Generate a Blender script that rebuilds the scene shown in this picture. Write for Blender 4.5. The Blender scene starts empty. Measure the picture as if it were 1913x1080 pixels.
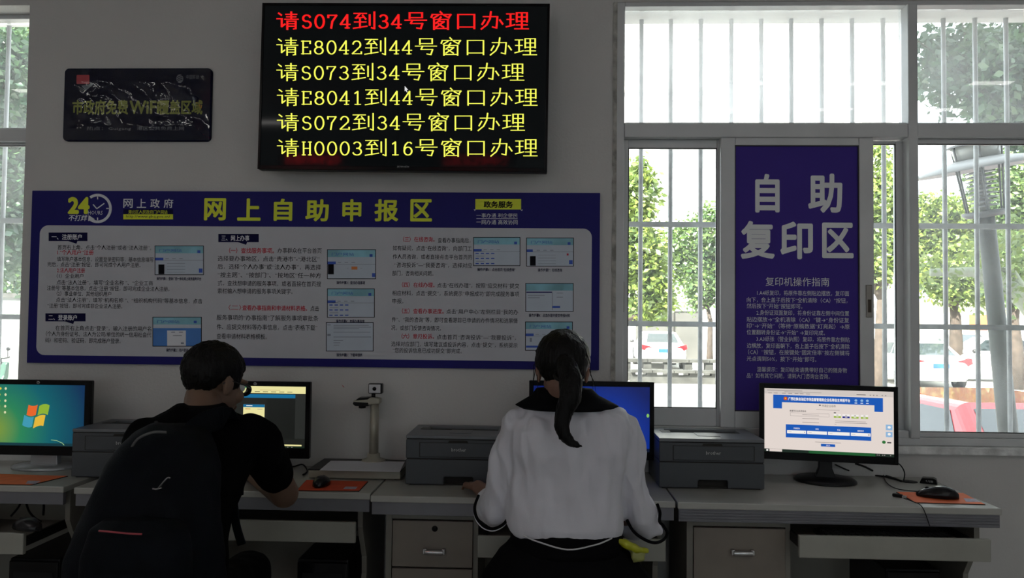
import bpy, bmesh, math, random
import numpy as np
from mathutils import Vector, Matrix, noise
from math import sin, cos, pi, radians
random.seed(7)
SC = bpy.context.scene
COL = SC.collection

# ------------------------------------------------------------------ camera
CAM = Vector((0.0, -3.1, 1.36)); FPX = 1450.0; IW, IH = 1913, 1080
YAW, PITCH, ROLL = 0.03940674, 0.03426147, 0.01049731
cyw, syw, cpt, spt = cos(YAW), sin(YAW), cos(PITCH), sin(PITCH)
FWD = Vector((-syw*cpt, cyw*cpt, spt)); RT0 = Vector((cyw, syw, 0)); UP0 = RT0.cross(FWD)
RT = RT0*cos(ROLL) + UP0*sin(ROLL); UP = UP0*cos(ROLL) - RT0*sin(ROLL)
cd = bpy.data.cameras.new('camera'); cam = bpy.data.objects.new('camera', cd); COL.objects.link(cam)
cd.sensor_width = 36.0; cd.lens = FPX/IW*36.0; cd.clip_start = 0.05; cd.clip_end = 400
mw = Matrix(((RT.x, UP.x, -FWD.x, CAM.x), (RT.y, UP.y, -FWD.y, CAM.y), (RT.z, UP.z, -FWD.z, CAM.z), (0, 0, 0, 1)))
cam.matrix_world = mw
SC.camera = cam

# ------------------------------------------------------------------ view, world, sun, room lights
SC.view_settings.view_transform = 'Standard'; SC.view_settings.look = 'None'
SC.view_settings.exposure = 0.0; SC.view_settings.gamma = 1.0; SC.view_settings.use_curve_mapping = False
w = bpy.data.worlds.new('sky'); SC.world = w; w.use_nodes = True
bg = w.node_tree.nodes['Background']; bg.inputs[0].default_value = (0.86, 0.94, 1.0, 1); bg.inputs[1].default_value = 4.0

def lamp(name, kind, loc, energy, color, rot=None, **kw):
    l = bpy.data.lights.new(name, kind); l.energy = energy; l.color = color
    for k, v in kw.items(): setattr(l, k, v)
    o = bpy.data.objects.new(name, l); COL.objects.link(o); o.location = loc
    if rot: o.rotation_euler = rot
    return o
sun = lamp('sun', 'SUN', (0, 0, 12), 32.0, (1.0, 0.95, 0.86), angle=0.02)
sun.rotation_euler = Vector((0.40, 0.55, -0.73)).normalized().to_track_quat('-Z', 'Y').to_euler()
# added fill lamps standing in for daylight from the hall behind the camera
for i, x in enumerate((-3.0, 0.0, 3.0)):
    lamp('hall_daylight_fill', 'AREA', (x, -8.85, 1.9), 23.0, (0.82, 0.93, 1.0), (radians(-90), 0, 0), shape='RECTANGLE', size=1.6, size_y=2.0)
# small fill lamps added under the ceiling, mirrored in the film of the plaque
for x in (-4.7, -4.1, -3.5, -2.9, 1.8, 2.8, 3.8):
    for j in range(3):
        lamp('ceiling_fill_lamp', 'AREA', (x, -3.5-.85*j, 3.38), 1.6, (1.0, 0.96, 0.92), (0, 0, 0), shape='RECTANGLE', size=0.34, size_y=0.11)

def pd(px, py):
    return FWD*FPX + RT*(px-IW/2) - UP*(py-IH/2)
def pw(px, py, Y):
    d = pd(px, py); return CAM + d*((Y-CAM.y)/d.y)
def pz(px, py, Z):
    d = pd(px, py); return CAM + d*((Z-CAM.z)/d.z)
def Q(px, py, d): return pw(px, py, d-3.1)

# ------------------------------------------------------------------ materials
def S(r, g=None, b=None):
    if g is None: g = b = r
    f = lambda c: (c/255/12.92 if c/255 <= 0.04045 else ((c/255+0.055)/1.055)**2.4)
    return (f(r), f(g), f(b))
MATS = {}
def M(name, col=(.5, .5, .5), rough=.6, metal=0.0, var=0.06, nscale=12.0, bump=0.0, bscale=60.0, spec=0.5, emit=None, estr=1.0, coat=0.0, stretch=None, sheen=0.0):
    if name in MATS: return MATS[name]
    m = bpy.data.materials.new(name); m.use_nodes = True; MATS[name] = m
    nt = m.node_tree; N = nt.nodes; L = nt.links; b = N['Principled BSDF']
    b.inputs['Roughness'].default_value = rough; b.inputs['Metallic'].default_value = metal
    b.inputs['Specular IOR Level'].default_value = spec; b.inputs['Coat Weight'].default_value = coat
    b.inputs['Base Color'].default_value = (*col, 1); b.inputs['Coat Roughness'].default_value = 0.03
    if sheen: b.inputs['Sheen Weight'].default_value = sheen
    if emit:
        b.inputs['Emission Color'].default_value = (*emit, 1); b.inputs['Emission Strength'].default_value = estr
    tc = N.new('ShaderNodeTexCoord'); mp = N.new('ShaderNodeMapping'); L.new(tc.outputs['Object'], mp.inputs[0])
    if stretch: mp.inputs['Scale'].default_value = stretch
    if var:
        t = N.new('ShaderNodeTexNoise'); t.inputs['Scale'].default_value = nscale; t.inputs['Detail'].default_value = 4
        L.new(mp.outputs[0], t.inputs[0])
        r = N.new('ShaderNodeMapRange'); r.inputs[1].default_value = 0.3; r.inputs[2].default_value = 0.7
        r.inputs[3].default_value = 1-var; r.inputs[4].default_value = 1+var; L.new(t.outputs[0], r.inputs[0])
        mx = N.new('ShaderNodeMix'); mx.data_type = 'RGBA'; mx.blend_type = 'MULTIPLY'; mx.inputs[0].default_value = 1
        mx.inputs[6].default_value = (*col, 1); L.new(r.outputs[0], mx.inputs[7]); L.new(mx.outputs[2], b.inputs['Base Color'])
    if bump:
        t = N.new('ShaderNodeTexNoise'); t.inputs['Scale'].default_value = bscale; t.inputs['Detail'].default_value = 3
        L.new(mp.outputs[0], t.inputs[0])
        bp = N.new('ShaderNodeBump'); bp.inputs['Strength'].default_value = bump; bp.inputs['Distance'].default_value = 0.01
        L.new(t.outputs[0], bp.inputs['Height']); L.new(bp.outputs[0], b.inputs['Normal'])
    return m
def ME(name, col, k=1.0):
    """a lit pixel colour of a screen"""
    return M(name, (0.005, 0.005, 0.005), rough=.35, var=0, emit=col, estr=k)

# ------------------------------------------------------------------ mesh builder
class MB:
    def __init__(s): s.v = []; s.f = []; s.mi = []; s.sm = []; s.mats = []
    def mid(s, m):
        if m is None: return 0
        if m not in s.mats: s.mats.append(m)
        return s.mats.index(m)
    def add(s, vs, fs, m=None, smooth=False):
        k = len(s.v); s.v += [tuple(v) for v in vs]; i = s.mid(m)
        for f in fs: s.f.append(tuple(k+a for a in f)); s.mi.append(i); s.sm.append(smooth)
        return s
    def box(s, x0, x1, y0, y1, z0, z1, m=None):
        x0, x1 = sorted((x0, x1)); y0, y1 = sorted((y0, y1)); z0, z1 = sorted((z0, z1))
        return s.add([(x0,y0,z0),(x1,y0,z0),(x1,y1,z0),(x0,y1,z0),(x0,y0,z1),(x1,y0,z1),(x1,y1,z1),(x0,y1,z1)],
              [(0,3,2,1),(4,5,6,7),(0,1,5,4),(1,2,6,5),(2,3,7,6),(3,0,4,7)], m)
    def prism(s, pts, d0, d1, axis='y', m=None, smooth=False):
        """outline pts (2D) extruded along axis; axis y: pts are x,z; axis x: pts are y,z; axis z: pts are x,y"""
        def T(p, d): return {'y': (p[0], d, p[1]), 'x': (d, p[0], p[1]), 'z': (p[0], p[1], d)}[axis]
        n = len(pts); vs = [T(p, d0) for p in pts]+[T(p, d1) for p in pts]
        fs = [tuple(range(n)), tuple(range(2*n-1, n-1, -1))]+[(i, i+n, (i+1) % n+n, (i+1) % n) for i in range(n)]
        return s.add(vs, fs, m, smooth)
    def ring(s, rings, m=None, smooth=True, cap=True, close=True):
        n = len(rings[0]); vs = [p for r in rings for p in r]; fs = []
        for i in range(len(rings)-1):
            for j in range(n if close else n-1):
                a = i*n+j; b = i*n+(j+1) % n; fs.append((a, b, b+n, a+n))
        if cap: fs += [tuple(range(n-1, -1, -1)), tuple((len(rings)-1)*n+j for j in range(n))]
        return s.add(vs, fs, m, smooth)
    def tube(s, pts, r, n=8, m=None, cap=True, flat=1.0):
        pts = [Vector(p) for p in pts]; rs = r if isinstance(r, (list, tuple)) else [r]*len(pts)
        rings = []; prev = None
        for i, p in enumerate(pts):
            t = (pts[min(i+1, len(pts)-1)]-pts[max(i-1, 0)])
            if t.length < 1e-9: t = Vector((0, 0, 1))
            t.normalize()
            if prev is None:
                a = Vector((0, 0, 1)) if abs(t.z) < .9 else Vector((1, 0, 0)); u = t.cross(a).normalized()
            else:
                u = (prev - t*prev.dot(t))
                u = u.normalized() if u.length > 1e-6 else t.orthogonal().normalized()
            prev = u; v = t.cross(u)
            rings.append([p+u*(rs[i]*cos(2*pi*k/n))+v*(rs[i]*flat*sin(2*pi*k/n)) for k in range(n)])
        return s.ring(rings, m, True, cap)
    def cyl(s, p0, p1, r0, r1=None, n=16, m=None): return s.tube([p0, p1], [r0, r0 if r1 is None else r1], n, m)
    def lathe(s, prof, c=(0, 0, 0), n=24, m=None, sx=1, sy=1):
        rings = [[(c[0]+r*sx*cos(2*pi*k/n), c[1]+r*sy*sin(2*pi*k/n), c[2]+z) for k in range(n)] for r, z in prof]
        return s.ring(rings, m, True, True)
    def ball(s, c, r, rot=None, n=16, k=10, m=None):
        c = Vector(c); r = (r, r, r) if isinstance(r, (int, float)) else r
        R = rot.to_matrix() if rot else Matrix.Identity(3); rings = []
        for i in range(k+1):
            t = pi*min(max(i/k, .004), .996); 
            rings.append([c+R@Vector((r[0]*sin(t)*cos(2*pi*j/n), r[1]*sin(t)*sin(2*pi*j/n), -r[2]*cos(t))) for j in range(n)])
        return s.ring(rings, m, True, True)
    def mesh(s, name, mat=None):
        me = bpy.data.meshes.new(name); me.from_pydata([tuple(v) for v in s.v], [], s.f)
        mats = s.mats or [mat]
        for m in mats: me.materials.append(m if m else mat)
        me.polygons.foreach_set('material_index', s.mi); me.polygons.foreach_set('use_smooth', s.sm); me.update()
        return me
    def build(s, name, mat=None, parent=None, bevel=0, seg=2, label=None, sub=0):
        o = bpy.data.objects.new(name, s.mesh(name, mat)); COL.objects.link(o)
        if parent: o.parent = parent
        if label: o['label'] = label
        fix(o)
        if bevel:
            b = o.modifiers.new('bevel', 'BEVEL'); b.width = bevel; b.segments = seg; b.limit_method = 'ANGLE'; b.angle_limit = radians(35)
        if sub:
            b = o.modifiers.new('sub', 'SUBSURF'); b.levels = sub; b.render_levels = sub
        return o
def fix(o):
    bm = bmesh.new(); bm.from_mesh(o.data); bmesh.ops.recalc_face_normals(bm, faces=bm.faces); bm.to_mesh(o.data); bm.free()

def thing(name, label, cat, loc=(0, 0, 0), rz=0, group=None):
    o = bpy.data.objects.new(name, None); COL.objects.link(o); o.location = loc; o.rotation_euler = (0, 0, rz)
    o.empty_display_size = .1
    return tag(o, label, cat, group)
def tag(o, label, cat, group=None):
    o['label'] = label; o['category'] = cat
    if group: o['group'] = group
    return o
def struct(o): o['kind'] = 'structure'; return o
def copy_tree(o, parent=None):
    c = o.copy(); COL.objects.link(c)
    if parent: c.parent = parent
    for ch in list(o.children): copy_tree(ch, c)
    return c

# ------------------------------------------------------------------ lettering
_tc = {}
def glyphs(body, bold=0.0, res=1):
    k = (body, bold, res)
    if k in _tc: return _tc[k]
    c = bpy.data.curves.new('t', 'FONT'); c.body = body; c.resolution_u = res; c.size = 1; c.offset = bold
    o = bpy.data.objects.new('t', c); COL.objects.link(o)
    dg = bpy.context.evaluated_depsgraph_get(); me = bpy.data.meshes.new_from_object(o.evaluated_get(dg))
    v = [(p.co.x, p.co.y) for p in me.vertices]; f = [tuple(p.vertices) for p in me.polygons]
    bpy.data.objects.remove(o); bpy.data.curves.remove(c); bpy.data.meshes.remove(me)
    _tc[k] = (v, f); return _tc[k]
class Print:
    """flat print on a plane: conv turns drawing coordinates into metres (u,v) on the plane O,U,V with outward normal N"""
    def __init__(s, conv, O, U, V, N, base=0.0006):
        s.conv = conv; s.O = Vector(O); s.U = Vector(U); s.V = Vector(V); s.N = Vector(N); s.base = base; s.mb = MB()
    def P(s, u, v, lay): return s.O+s.U*u+s.V*v+s.N*(s.base+lay*0.00035)
    def poly(s, pts, m, lay=0):
        q = [s.P(*s.conv(*p), lay) for p in pts]; s.mb.add(q, [tuple(range(len(q)))], m)
    def rect(s, x0, y0, x1, y1, m, lay=0): s.poly([(x0, y0), (x1, y0), (x1, y1), (x0, y1)], m, lay)
    def disc(s, x, y, rx, ry, m, lay=0, n=28): s.poly([(x+rx*cos(2*pi*k/n), y+ry*sin(2*pi*k/n)) for k in range(n)], m, lay)
    def line(s, pts, wd, m, lay=0):
        for a, b in zip(pts, pts[1:]):
            d = Vector((b[0]-a[0], b[1]-a[1]))
            if d.length < 1e-9: continue
            d.normalize(); n = Vector((-d.y, d.x))*wd/2
            s.poly([(a[0]+n.x, a[1]+n.y), (b[0]+n.x, b[1]+n.y), (b[0]-n.x, b[1]-n.y), (a[0]-n.x, a[1]-n.y)], m, lay)
    def rrect(s, x0, y0, x1, y1, r, m, lay=0, k=6):
        pts = []
        for cx, cy, a0 in ((x1-r, y1-r, 0), (x0+r, y1-r, 90), (x0+r, y0+r, 180), (x1-r, y0+r, 270)):
            for i in range(k+1):
                a = radians(a0+90*i/k); pts.append((cx+r*cos(a), cy+r*sin(a)))
        s.poly(pts, m, lay)
    def text(s, body, x0, x1, y, h, m, lay=2, bold=0.0, fit=False, res=1, shear=0.0):
        v, f = glyphs(body, 0.0, 3 if h > 15 and res == 1 else res)
        if not v: return
        a = s.conv(x0, y); b = s.conv(x1, y); hh = abs(s.conv(x0, y-h/2)[1]-s.conv(x0, y+h/2)[1])
        xs = [p[0] for p in v]; mn, mx = min(xs), max(xs)
        if fit: ys = [p[1] for p in v]; y0, y1 = min(ys), max(ys)
        else: y0, y1 = -.07, .83
        sx = (b[0]-a[0])/(mx-mn); sy = hh/(y1-y0); yc = (y0+y1)/2
        offs = [(0, 0)]
        if bold > .012: offs += [(bold*cos(t), bold*sin(t)) for t in (pi/4, 3*pi/4, 5*pi/4, 7*pi/4, 0, pi/2, pi, -pi/2)][:8 if bold > .022 else 4]
        for k, (ox, oy) in enumerate(offs):
            q = [s.P(a[0]+(p[0]-mn+ox)*sx+shear*(p[1]-yc)*sy, a[1]+(p[1]+oy-yc)*sy, lay+k*.04) for p in v]
            s.mb.add(q, f, m)
    def build(s, name, parent=None, label=None):
        me = s.mb.mesh(name); o = bpy.data.objects.new(name, me); COL.objects.link(o)
        if parent: o.parent = parent
        if label: o['label'] = label
        return o
def wallprint(Y, base=.0006):
    def conv(x, y): p = pw(x, y, Y); return p.x, p.z
    return Print(conv, (0, Y, 0), (1, 0, 0), (0, 0, 1), (0, -1, 0), base)

# ------------------------------------------------------------------ organic solids: many closed shapes fused into one skin
def fuse(mb, name, mat, voxel, parent=None, smooth=6, deform=None, label=None, dec=0):
    me = mb.mesh('tmp'); o = bpy.data.objects.new('tmp', me); COL.objects.link(o); fix(o)
    r = o.modifiers.new('r', 'REMESH'); r.mode = 'VOXEL'; r.voxel_size = voxel; r.use_smooth_shade = True
    if smooth: sm = o.modifiers.new('s', 'SMOOTH'); sm.factor = .5; sm.iterations = smooth
    if dec: d = o.modifiers.new('d', 'DECIMATE'); d.ratio = dec
    dg = bpy.context.evaluated_depsgraph_get(); me2 = bpy.data.meshes.new_from_object(o.evaluated_get(dg)); me2.name = name
    bpy.data.objects.remove(o); bpy.data.meshes.remove(me)
    me2.materials.clear(); me2.materials.append(mat)
    if deform:
        n = len(me2.vertices); co = np.empty(n*3, np.float32); me2.vertices.foreach_get('co', co); no = np.empty(n*3, np.float32); me2.vertex_normals.foreach_get('vector', no)
        out = [deform(Vector(a), Vector(b)) for a, b in zip(co.reshape(-1, 3).tolist(), no.reshape(-1, 3).tolist())]
        me2.vertices.foreach_set('co', np.array([tuple(v) for v in out], np.float32).ravel())
    me2.polygons.foreach_set('use_smooth', [True]*len(me2.polygons)); me2.update()
    o = bpy.data.objects.new(name, me2); COL.objects.link(o)
    if parent: o.parent = parent
    if label: o['label'] = label
    return o
def limb(mb, pts, rs, n=14):
    """tapered round limb with ball joints"""
    pts = [Vector(p) for p in pts]
    for i in range(len(pts)-1): mb.cyl(pts[i], pts[i+1], rs[i], rs[i+1], n)
    for p, r in zip(pts, rs): mb.ball(p, r, n=n, k=8)
def loft(mb, secs, n=24, pw_=2.0):
    """secs: (centre, rx, ry, rotz) horizontal superellipse sections"""
    rings = []
    for c, rx, ry, rz in secs:
        R = []
        for k in range(n):
            a = 2*pi*k/n; ca, sa = cos(a), sin(a); e = 2/pw_
            x = rx*math.copysign(abs(ca)**e, ca); y = ry*math.copysign(abs(sa)**e, sa)
            R.append((c[0]+x*cos(rz)-y*sin(rz), c[1]+x*sin(rz)+y*cos(rz), c[2]))
        rings.append(R)
    mb.ring(rings)
# ------------------------------------------------------------------ special materials
def glass(name, dirt=.05):
    m = bpy.data.materials.new(name); m.use_nodes = True; nt = m.node_tree; N = nt.nodes; L = nt.links; N.clear()
    out = N.new('ShaderNodeOutputMaterial'); tr = N.new('ShaderNodeBsdfTransparent'); tr.inputs[0].default_value = (.95, .97, .96, 1)
    gl = N.new('ShaderNodeBsdfGlossy'); gl.inputs['Roughness'].default_value = .01; fr = N.new('ShaderNodeFresnel'); fr.inputs[0].default_value = 1.3
    m1 = N.new('ShaderNodeMixShader'); L.new(fr.outputs[0], m1.inputs[0]); L.new(tr.outputs[0], m1.inputs[1]); L.new(gl.outputs[0], m1.inputs[2])
    tl = N.new('ShaderNodeBsdfTranslucent'); tl.inputs[0].default_value = (.9, .93, .95, 1)
    no = N.new('ShaderNodeTexNoise'); no.inputs['Scale'].default_value = 1.6; no.inputs['Detail'].default_value = 5
    tc = N.new('ShaderNodeTexCoord'); L.new(tc.outputs['Object'], no.inputs[0])
    mr = N.new('ShaderNodeMapRange'); mr.inputs[1].default_value = .35; mr.inputs[2].default_value = .7; mr.inputs[3].default_value = dirt*.4; mr.inputs[4].default_value = dirt*1.7
    L.new(no.outputs[0], mr.inputs[0])
    m2 = N.new('ShaderNodeMixShader'); L.new(mr.outputs[0], m2.inputs[0]); L.new(m1.outputs[0], m2.inputs[1]); L.new(tl.outputs[0], m2.inputs[2])
    L.new(m2.outputs[0], out.inputs[0]); return m
def backlit(name, col, k=.25):
    m = bpy.data.materials.new(name); m.use_nodes = True; nt = m.node_tree; N = nt.nodes; L = nt.links; N.clear()
    out = N.new('ShaderNodeOutputMaterial'); d = N.new('ShaderNodeBsdfDiffuse'); t = N.new('ShaderNodeBsdfTranslucent')
    d.inputs[0].default_value = (*col, 1); t.inputs[0].default_value = (*col, 1); mx = N.new('ShaderNodeMixShader'); mx.inputs[0].default_value = k
    L.new(d.outputs[0], mx.inputs[1]); L.new(t.outputs[0], mx.inputs[2]); L.new(mx.outputs[0], out.inputs[0]); return m

m_wall = M('wall_paint', (.62, .61, .60), .85, var=.04, nscale=1.3, bump=.15, bscale=90)
m_out = M('outer_render', (.70, .69, .64), .9, var=.1, nscale=4, bump=.3)
m_ceil = M('ceiling_paint', (.7, .69, .67), .9)
m_floor = M('floor_tile', (.42, .40, .37), .35, var=.08)
m_alu = M('window_aluminium', (.64, .65, .66), .45, .1, var=.07, nscale=5)
m_alud = M('dark_seal', (.05, .05, .05), .6)
m_plas = M('crumbling_plaster', (.42, .41, .38), .95, var=.4, nscale=22, bump=.6, bscale=40)
m_sill = M('sill_mortar', (.72, .73, .73), .9, var=.25, nscale=20, bump=.4)
m_bar = M('grille_steel', (.36, .37, .38), .5, .2, var=.2, nscale=30)
m_glass = glass('window_glass', .018); m_glassd = glass('dusty_window_glass', .042); m_glassu = glass('dusty_upper_glass', .085); m_glassh = glass('hazy_window_glass', .22)

def wx(px, Y=0.0, py=500): return pw(px, py, Y).x
def wz(py, Y=0.0, px=1500): return pw(px, py, Y).z
WT = 0.24
ZT, ZB = wz(2), wz(834, px=1800)
XL0, XL1 = -3.45, wx(53, py=100)
XR0, XR1 = wx(1144), 3.45
RX0, RX1, RY, CZ = -5.4, 4.4, -9.0, 3.5

def shell():
    b = MB()
    b.box(RX0-.2, RX1+8, 0, WT, 4.1, 13.0)  # unseen upper wall, raised this high to shade the near yard
    for x0, x1, z0, z1 in ((RX0-.2, XL0, -.7, 4.1), (XL1, XR0, -.7, 4.1), (XR1, RX1+.2, -.7, 4.1),
                           (XL0, XL1, -.7, ZB), (XL0, XL1, ZT, 4.1), (XR0, XR1, -.7, ZB), (XR0, XR1, ZT, 4.1)):
        b.box(x0, x1, 0, WT, z0, z1)
    struct(b.build('wall_back', m_wall))
    struct(MB().box(RX0-.2, RX0, RY, 0, -.7, 4.1).build('wall_left', m_wall))
    struct(MB().box(RX1, RX1+.2, RY, 0, -.7, 4.1).build('wall_right', m_wall))
    struct(MB().box(RX0-.2, RX1+.2, RY-.2, RY, -.7, 4.1).build('wall_rear', m_wall))
    struct(MB().box(RX0-.2, RX1+.2, RY-.2, 0, -.2, 0).build('floor', m_floor))
    struct(MB().box(RX0-.2, RX1+.2, RY-.2, .5, CZ, CZ+.2).build('ceiling', m_ceil))
    # rough plaster edge beside the window and mortar sill
    b = MB(); pts = []
    random.seed(3); z = ZB; xs = XR0
    left = []; 
    while z < ZT: left.append((xs+.002-random.random()*.007, z)); z += .03+random.random()*.05
    pts = left+[(xs+.014, ZT), (xs+.014, ZB)]
    b.prism(pts, -.004, .01, 'y'); struct(b.build('trim_1', m_plas))
    b = MB(); b.prism([(XR0, ZB-.03), (XR1, ZB-.03), (XR1, ZB), (XR0, ZB)], -.03, .02, 'y')
    struct(b.build('trim_2', m_sill, bevel=.004))
    b = MB(); b.prism([(XL0, ZB-.03), (XL1, ZB-.03), (XL1, ZB), (XL0, ZB)], -.022, .02, 'y'); struct(b.build('trim_3', m_sill, bevel=.004))
shell()

def frame_rect(b, x0, x1, z0, z1, wl, wr, wt, wb, y0, y1):
    b.box(x0, x0+wl, y0, y1, z0, z1); b.box(x1-wr, x1, y0, y1, z0, z1)
    b.box(x0+wl, x1-wr, y0, y1, z1-wt, z1); b.box(x0+wl, x1-wr, y0, y1, z0, z0+wb)

ztr0, ztr1 = wz(257), wz(231)       # transom
zb_s = wz(802)                       # bottom of the sashes
def window(name, X0, X1, cells, sashes, bars, railz, yo=0.0):
    root = bpy.data.objects.new(name, None); COL.objects.link(root); struct(root)
    b = MB(); y0, y1 = .0, .075
    b.box(X0, X0+.035, y0, y1, ZB, ZT); b.box(X1-.035, X1, y0, y1, ZB, ZT)
    b.box(X0+.035, X1-.035, y0, y1, ZT-.018, ZT); b.box(X0+.035, X1-.035, y0, y1, ZB, ZB+.03)
    b.build('frame', m_alu, root, bevel=.003)
    for m0, m1 in cells['posts']:
        MB().box(m0, m1, -.012, y1, ZB+.028, ZT-.016).build('mullion', m_alu, root, bevel=.004)
    for x0, x1 in cells['bays']:
        bb = MB(); bb.box(x0, x1, -.006, y1, ztr0, ztr1); bb.box(x0, x1, .004, .03, ztr1, ztr1+.006)
        bb.build('transom', m_alu, root, bevel=.003)
        MB().box(x0+.002, x1-.002, .045, .049, ztr1+.001, ZT-.019).build('pane', m_glassu if x0 > 1.4 or x0 < -1 else m_glassh, root)
    for kind, x0, x1, z0, z1, wl, wr, wt, wb, yy in sashes:
        s = MB(); frame_rect(s, x0, x1, z0, z1, wl, wr, wt, wb, yy, yy+.028); so = s.build('sash', m_alu, root, bevel=.003)
        MB().box(x0+wl-.003, x1-wr+.003, yy+.011, yy+.015, z0+wb-.003, z1-wt+.003).build('pane', m_glassd if kind == 'd' else m_glass, so)
        g = MB(); frame_rect(g, x0+wl-.001, x1-wr+.001, z0+wb-.001, z1-wt+.001, .004, .004, .004, .004, yy+.002, yy+.008)
        g.build('seal', m_alud, so)
    for x in bars:
        MB().cyl((x, .19, ZB-.01), (x, .19, ZT+.02), .0095, n=10).build('bar', m_bar, root)
    for z in railz:
        MB().box(X0-.02, X1+.02, .177, .187, z-.011, z+.011).build('rail', m_bar, root)
    for c in root.children:
        if c.name.split('.')[0] not in ('bar', 'rail'): c.location.y += yo
    return root
def sashlock(px, py0, py1, y, parent):
    x = wx(px, py=560); z0, z1 = wz(py1), wz(py0)
    l = MB().box(x-.012, x+.012, y-.006, y, z0, z1).build('sash_lock', M('lock_steel', (.33, .31, .28), .4, .5), parent, bevel=.004)
    MB().box(x-.006, x+.006, y-.008, y-.004, z0+.02, z0+(z1-z0)*.55).build('lock_slot', M('lock_slot', (.06, .045, .03), .6), l)
# right hand window
P0, P1 = wx(1697), wx(1715)
bx = [wx(p, .19, 150) for p in (1198, 1253, 1309, 1366, 1422, 1478, 1535, 1592, 1650, 1707, 1763, 1822, 1880)]
stp = (bx[-1]-bx[0])/12; x = bx[-1]+stp
while x < XR1-.03: bx.append(x); x += stp
P2 = P1+1.35
sx = [('g', wx(1158), wx(1362), zb_s, ztr0-.001, .036, .04, .034, .072, .036),
      ('g', wx(1347), wx(1634), zb_s, ztr0+.004, .056, .056, .034, .066, .004),
      ('g', wx(1634)-.02, P0+.002, zb_s-.01, ztr0-.004, .02, .03, .012, .025, .04),
      ('d', P1-.002, P2+.002, ZB+.03, ztr0+.0, .006, .03, .02, .02, .02),
      ('d', P2+.036, XR1-.036, ZB+.03, ztr0, .03, .03, .03, .03, .02)]
win2 = window('window_2', XR0+.01, XR1, dict(posts=[(P0, P1), (P2, P2+.036)], bays=[(XR0+.045, P0), (P1, P2), (P2+.036, XR1-.035)]), sx, bx,
       [wz(421, .182), wz(608, .182)])
MB().box(XR0+.045, P0, .0, .07, ZB+.028, zb_s).build('bottom_rail', m_alu, win2, bevel=.003)
sashlock(1162, 528, 587, .036, win2); sashlock(1624, 531, 592, .004, win2)
# left hand window
px_ = [wx(p, .225, 150) for p in (14,)]
bl = [px_[0]-stp*i for i in range(8) if px_[0]-stp*i > XL0+.03]
window('window_1', XL0, XL1, dict(posts=[(-2.75, -2.70)], bays=[(XL0+.035, -2.75), (-2.70, XL1-.035)]),
       [('d', -2.70, XL1-.03, ZB+.03, ztr0, .03, .012, .012, .05, .02), ('d', XL0+.03, -2.75, ZB+.03, ztr0, .03, .03, .03, .05, .02)], bl,
       [wz(421, .215), wz(608, .215)], yo=.10)
for c in bpy.data.objects['window_1'].children:
    if c.name.split('.')[0] in ('bar', 'rail'): c.location.y += .035

# ------------------------------------------------------------------ poster taped in the sash
YP = .013
def wp_conv(x, y): p = pw(x, y, YP); return p.x, p.z
pt = thing('poster', 'tall purple poster with large white lettering filling the middle sash of the right window', 'poster')
m_pur = backlit('poster_purple', (.085, .056, .33), .15); m_pw = backlit('poster_white', (.88, .90, .92), .02)
x0, x1 = wx(1374, YP), wx(1607.5, YP); z0, z1 = wz(771, YP), wz(272, YP)
MB().box(x0, x1, YP, YP+.0008, z0, z1).build('sheet', m_pur, pt)
for ch_, xa_, xb_, yc_, hh_ in (('自', 1411, 1456, 361, 71), ('助', 1510, 1573, 361, 72), ('复', 1384, 1447, 448, 70), ('印', 1458, 1518, 449, 69), ('区', 1536, 1594, 449, 65)):
    pr = Print(wp_conv, (0, YP, 0), (1, 0, 0), (0, 0, 1), (0, -1, 0), .0004); pr.text(ch_, xa_+1.5, xb_-1.5, yc_, hh_-3, m_pw, bold=.03, fit=True); pr.build('headline_character', pt)
pr = Print(wp_conv, (0, YP, 0), (1, 0, 0), (0, 0, 1), (0, -1, 0), .0004)
pr.text('复印机操作指南', 1430, 1549, 526, 16, m_pw, bold=.012)
for t, a, b, y in (('1.A4纸复印，将原件靠左侧贴边摆放，复印面', 1414, 1586, 547), ('向下，合上盖子后按下“全机清除（CA）”按钮，', 1395, 1583, 560),
    ('然后按下“开始”按钮即可。', 1395, 1499, 571.5), ('2.身份证双面复印，将身份证靠左侧中间位置', 1413, 1586, 584),
    ('贴边摆放→“全机清除（CA）”键→“身份证复', 1395, 1586, 596.5), ('印”→“开始”（等待“原稿数据”灯亮起）→原', 1395, 1587, 608.5),
    ('位置翻转身份证→“开始” →复印完成。', 1395, 1541, 620.5), ('3.A3纸张（营业执照）复印，将原件靠左侧贴', 1413, 1587, 633),
    ('边横放，复印面朝下，合上盖子后按下“全机清除', 1395, 1587, 645.5), ('（CA）”按钮，在按键处“固定倍率”按左侧键将', 1397, 1587, 657.5),
    ('光点调到50%，按下“开始”即可。', 1395, 1525, 670), ('温馨提示：复印结束请携带好自己的随身物', 1414, 1582, 690), ('品！如有其它问题，请到大门咨询台咨询。', 1395, 1550, 701.5)):
    pr.text(t, a, b, y, 9.2, m_pw, bold=.008)
pr.build('instructions', pt)

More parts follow.
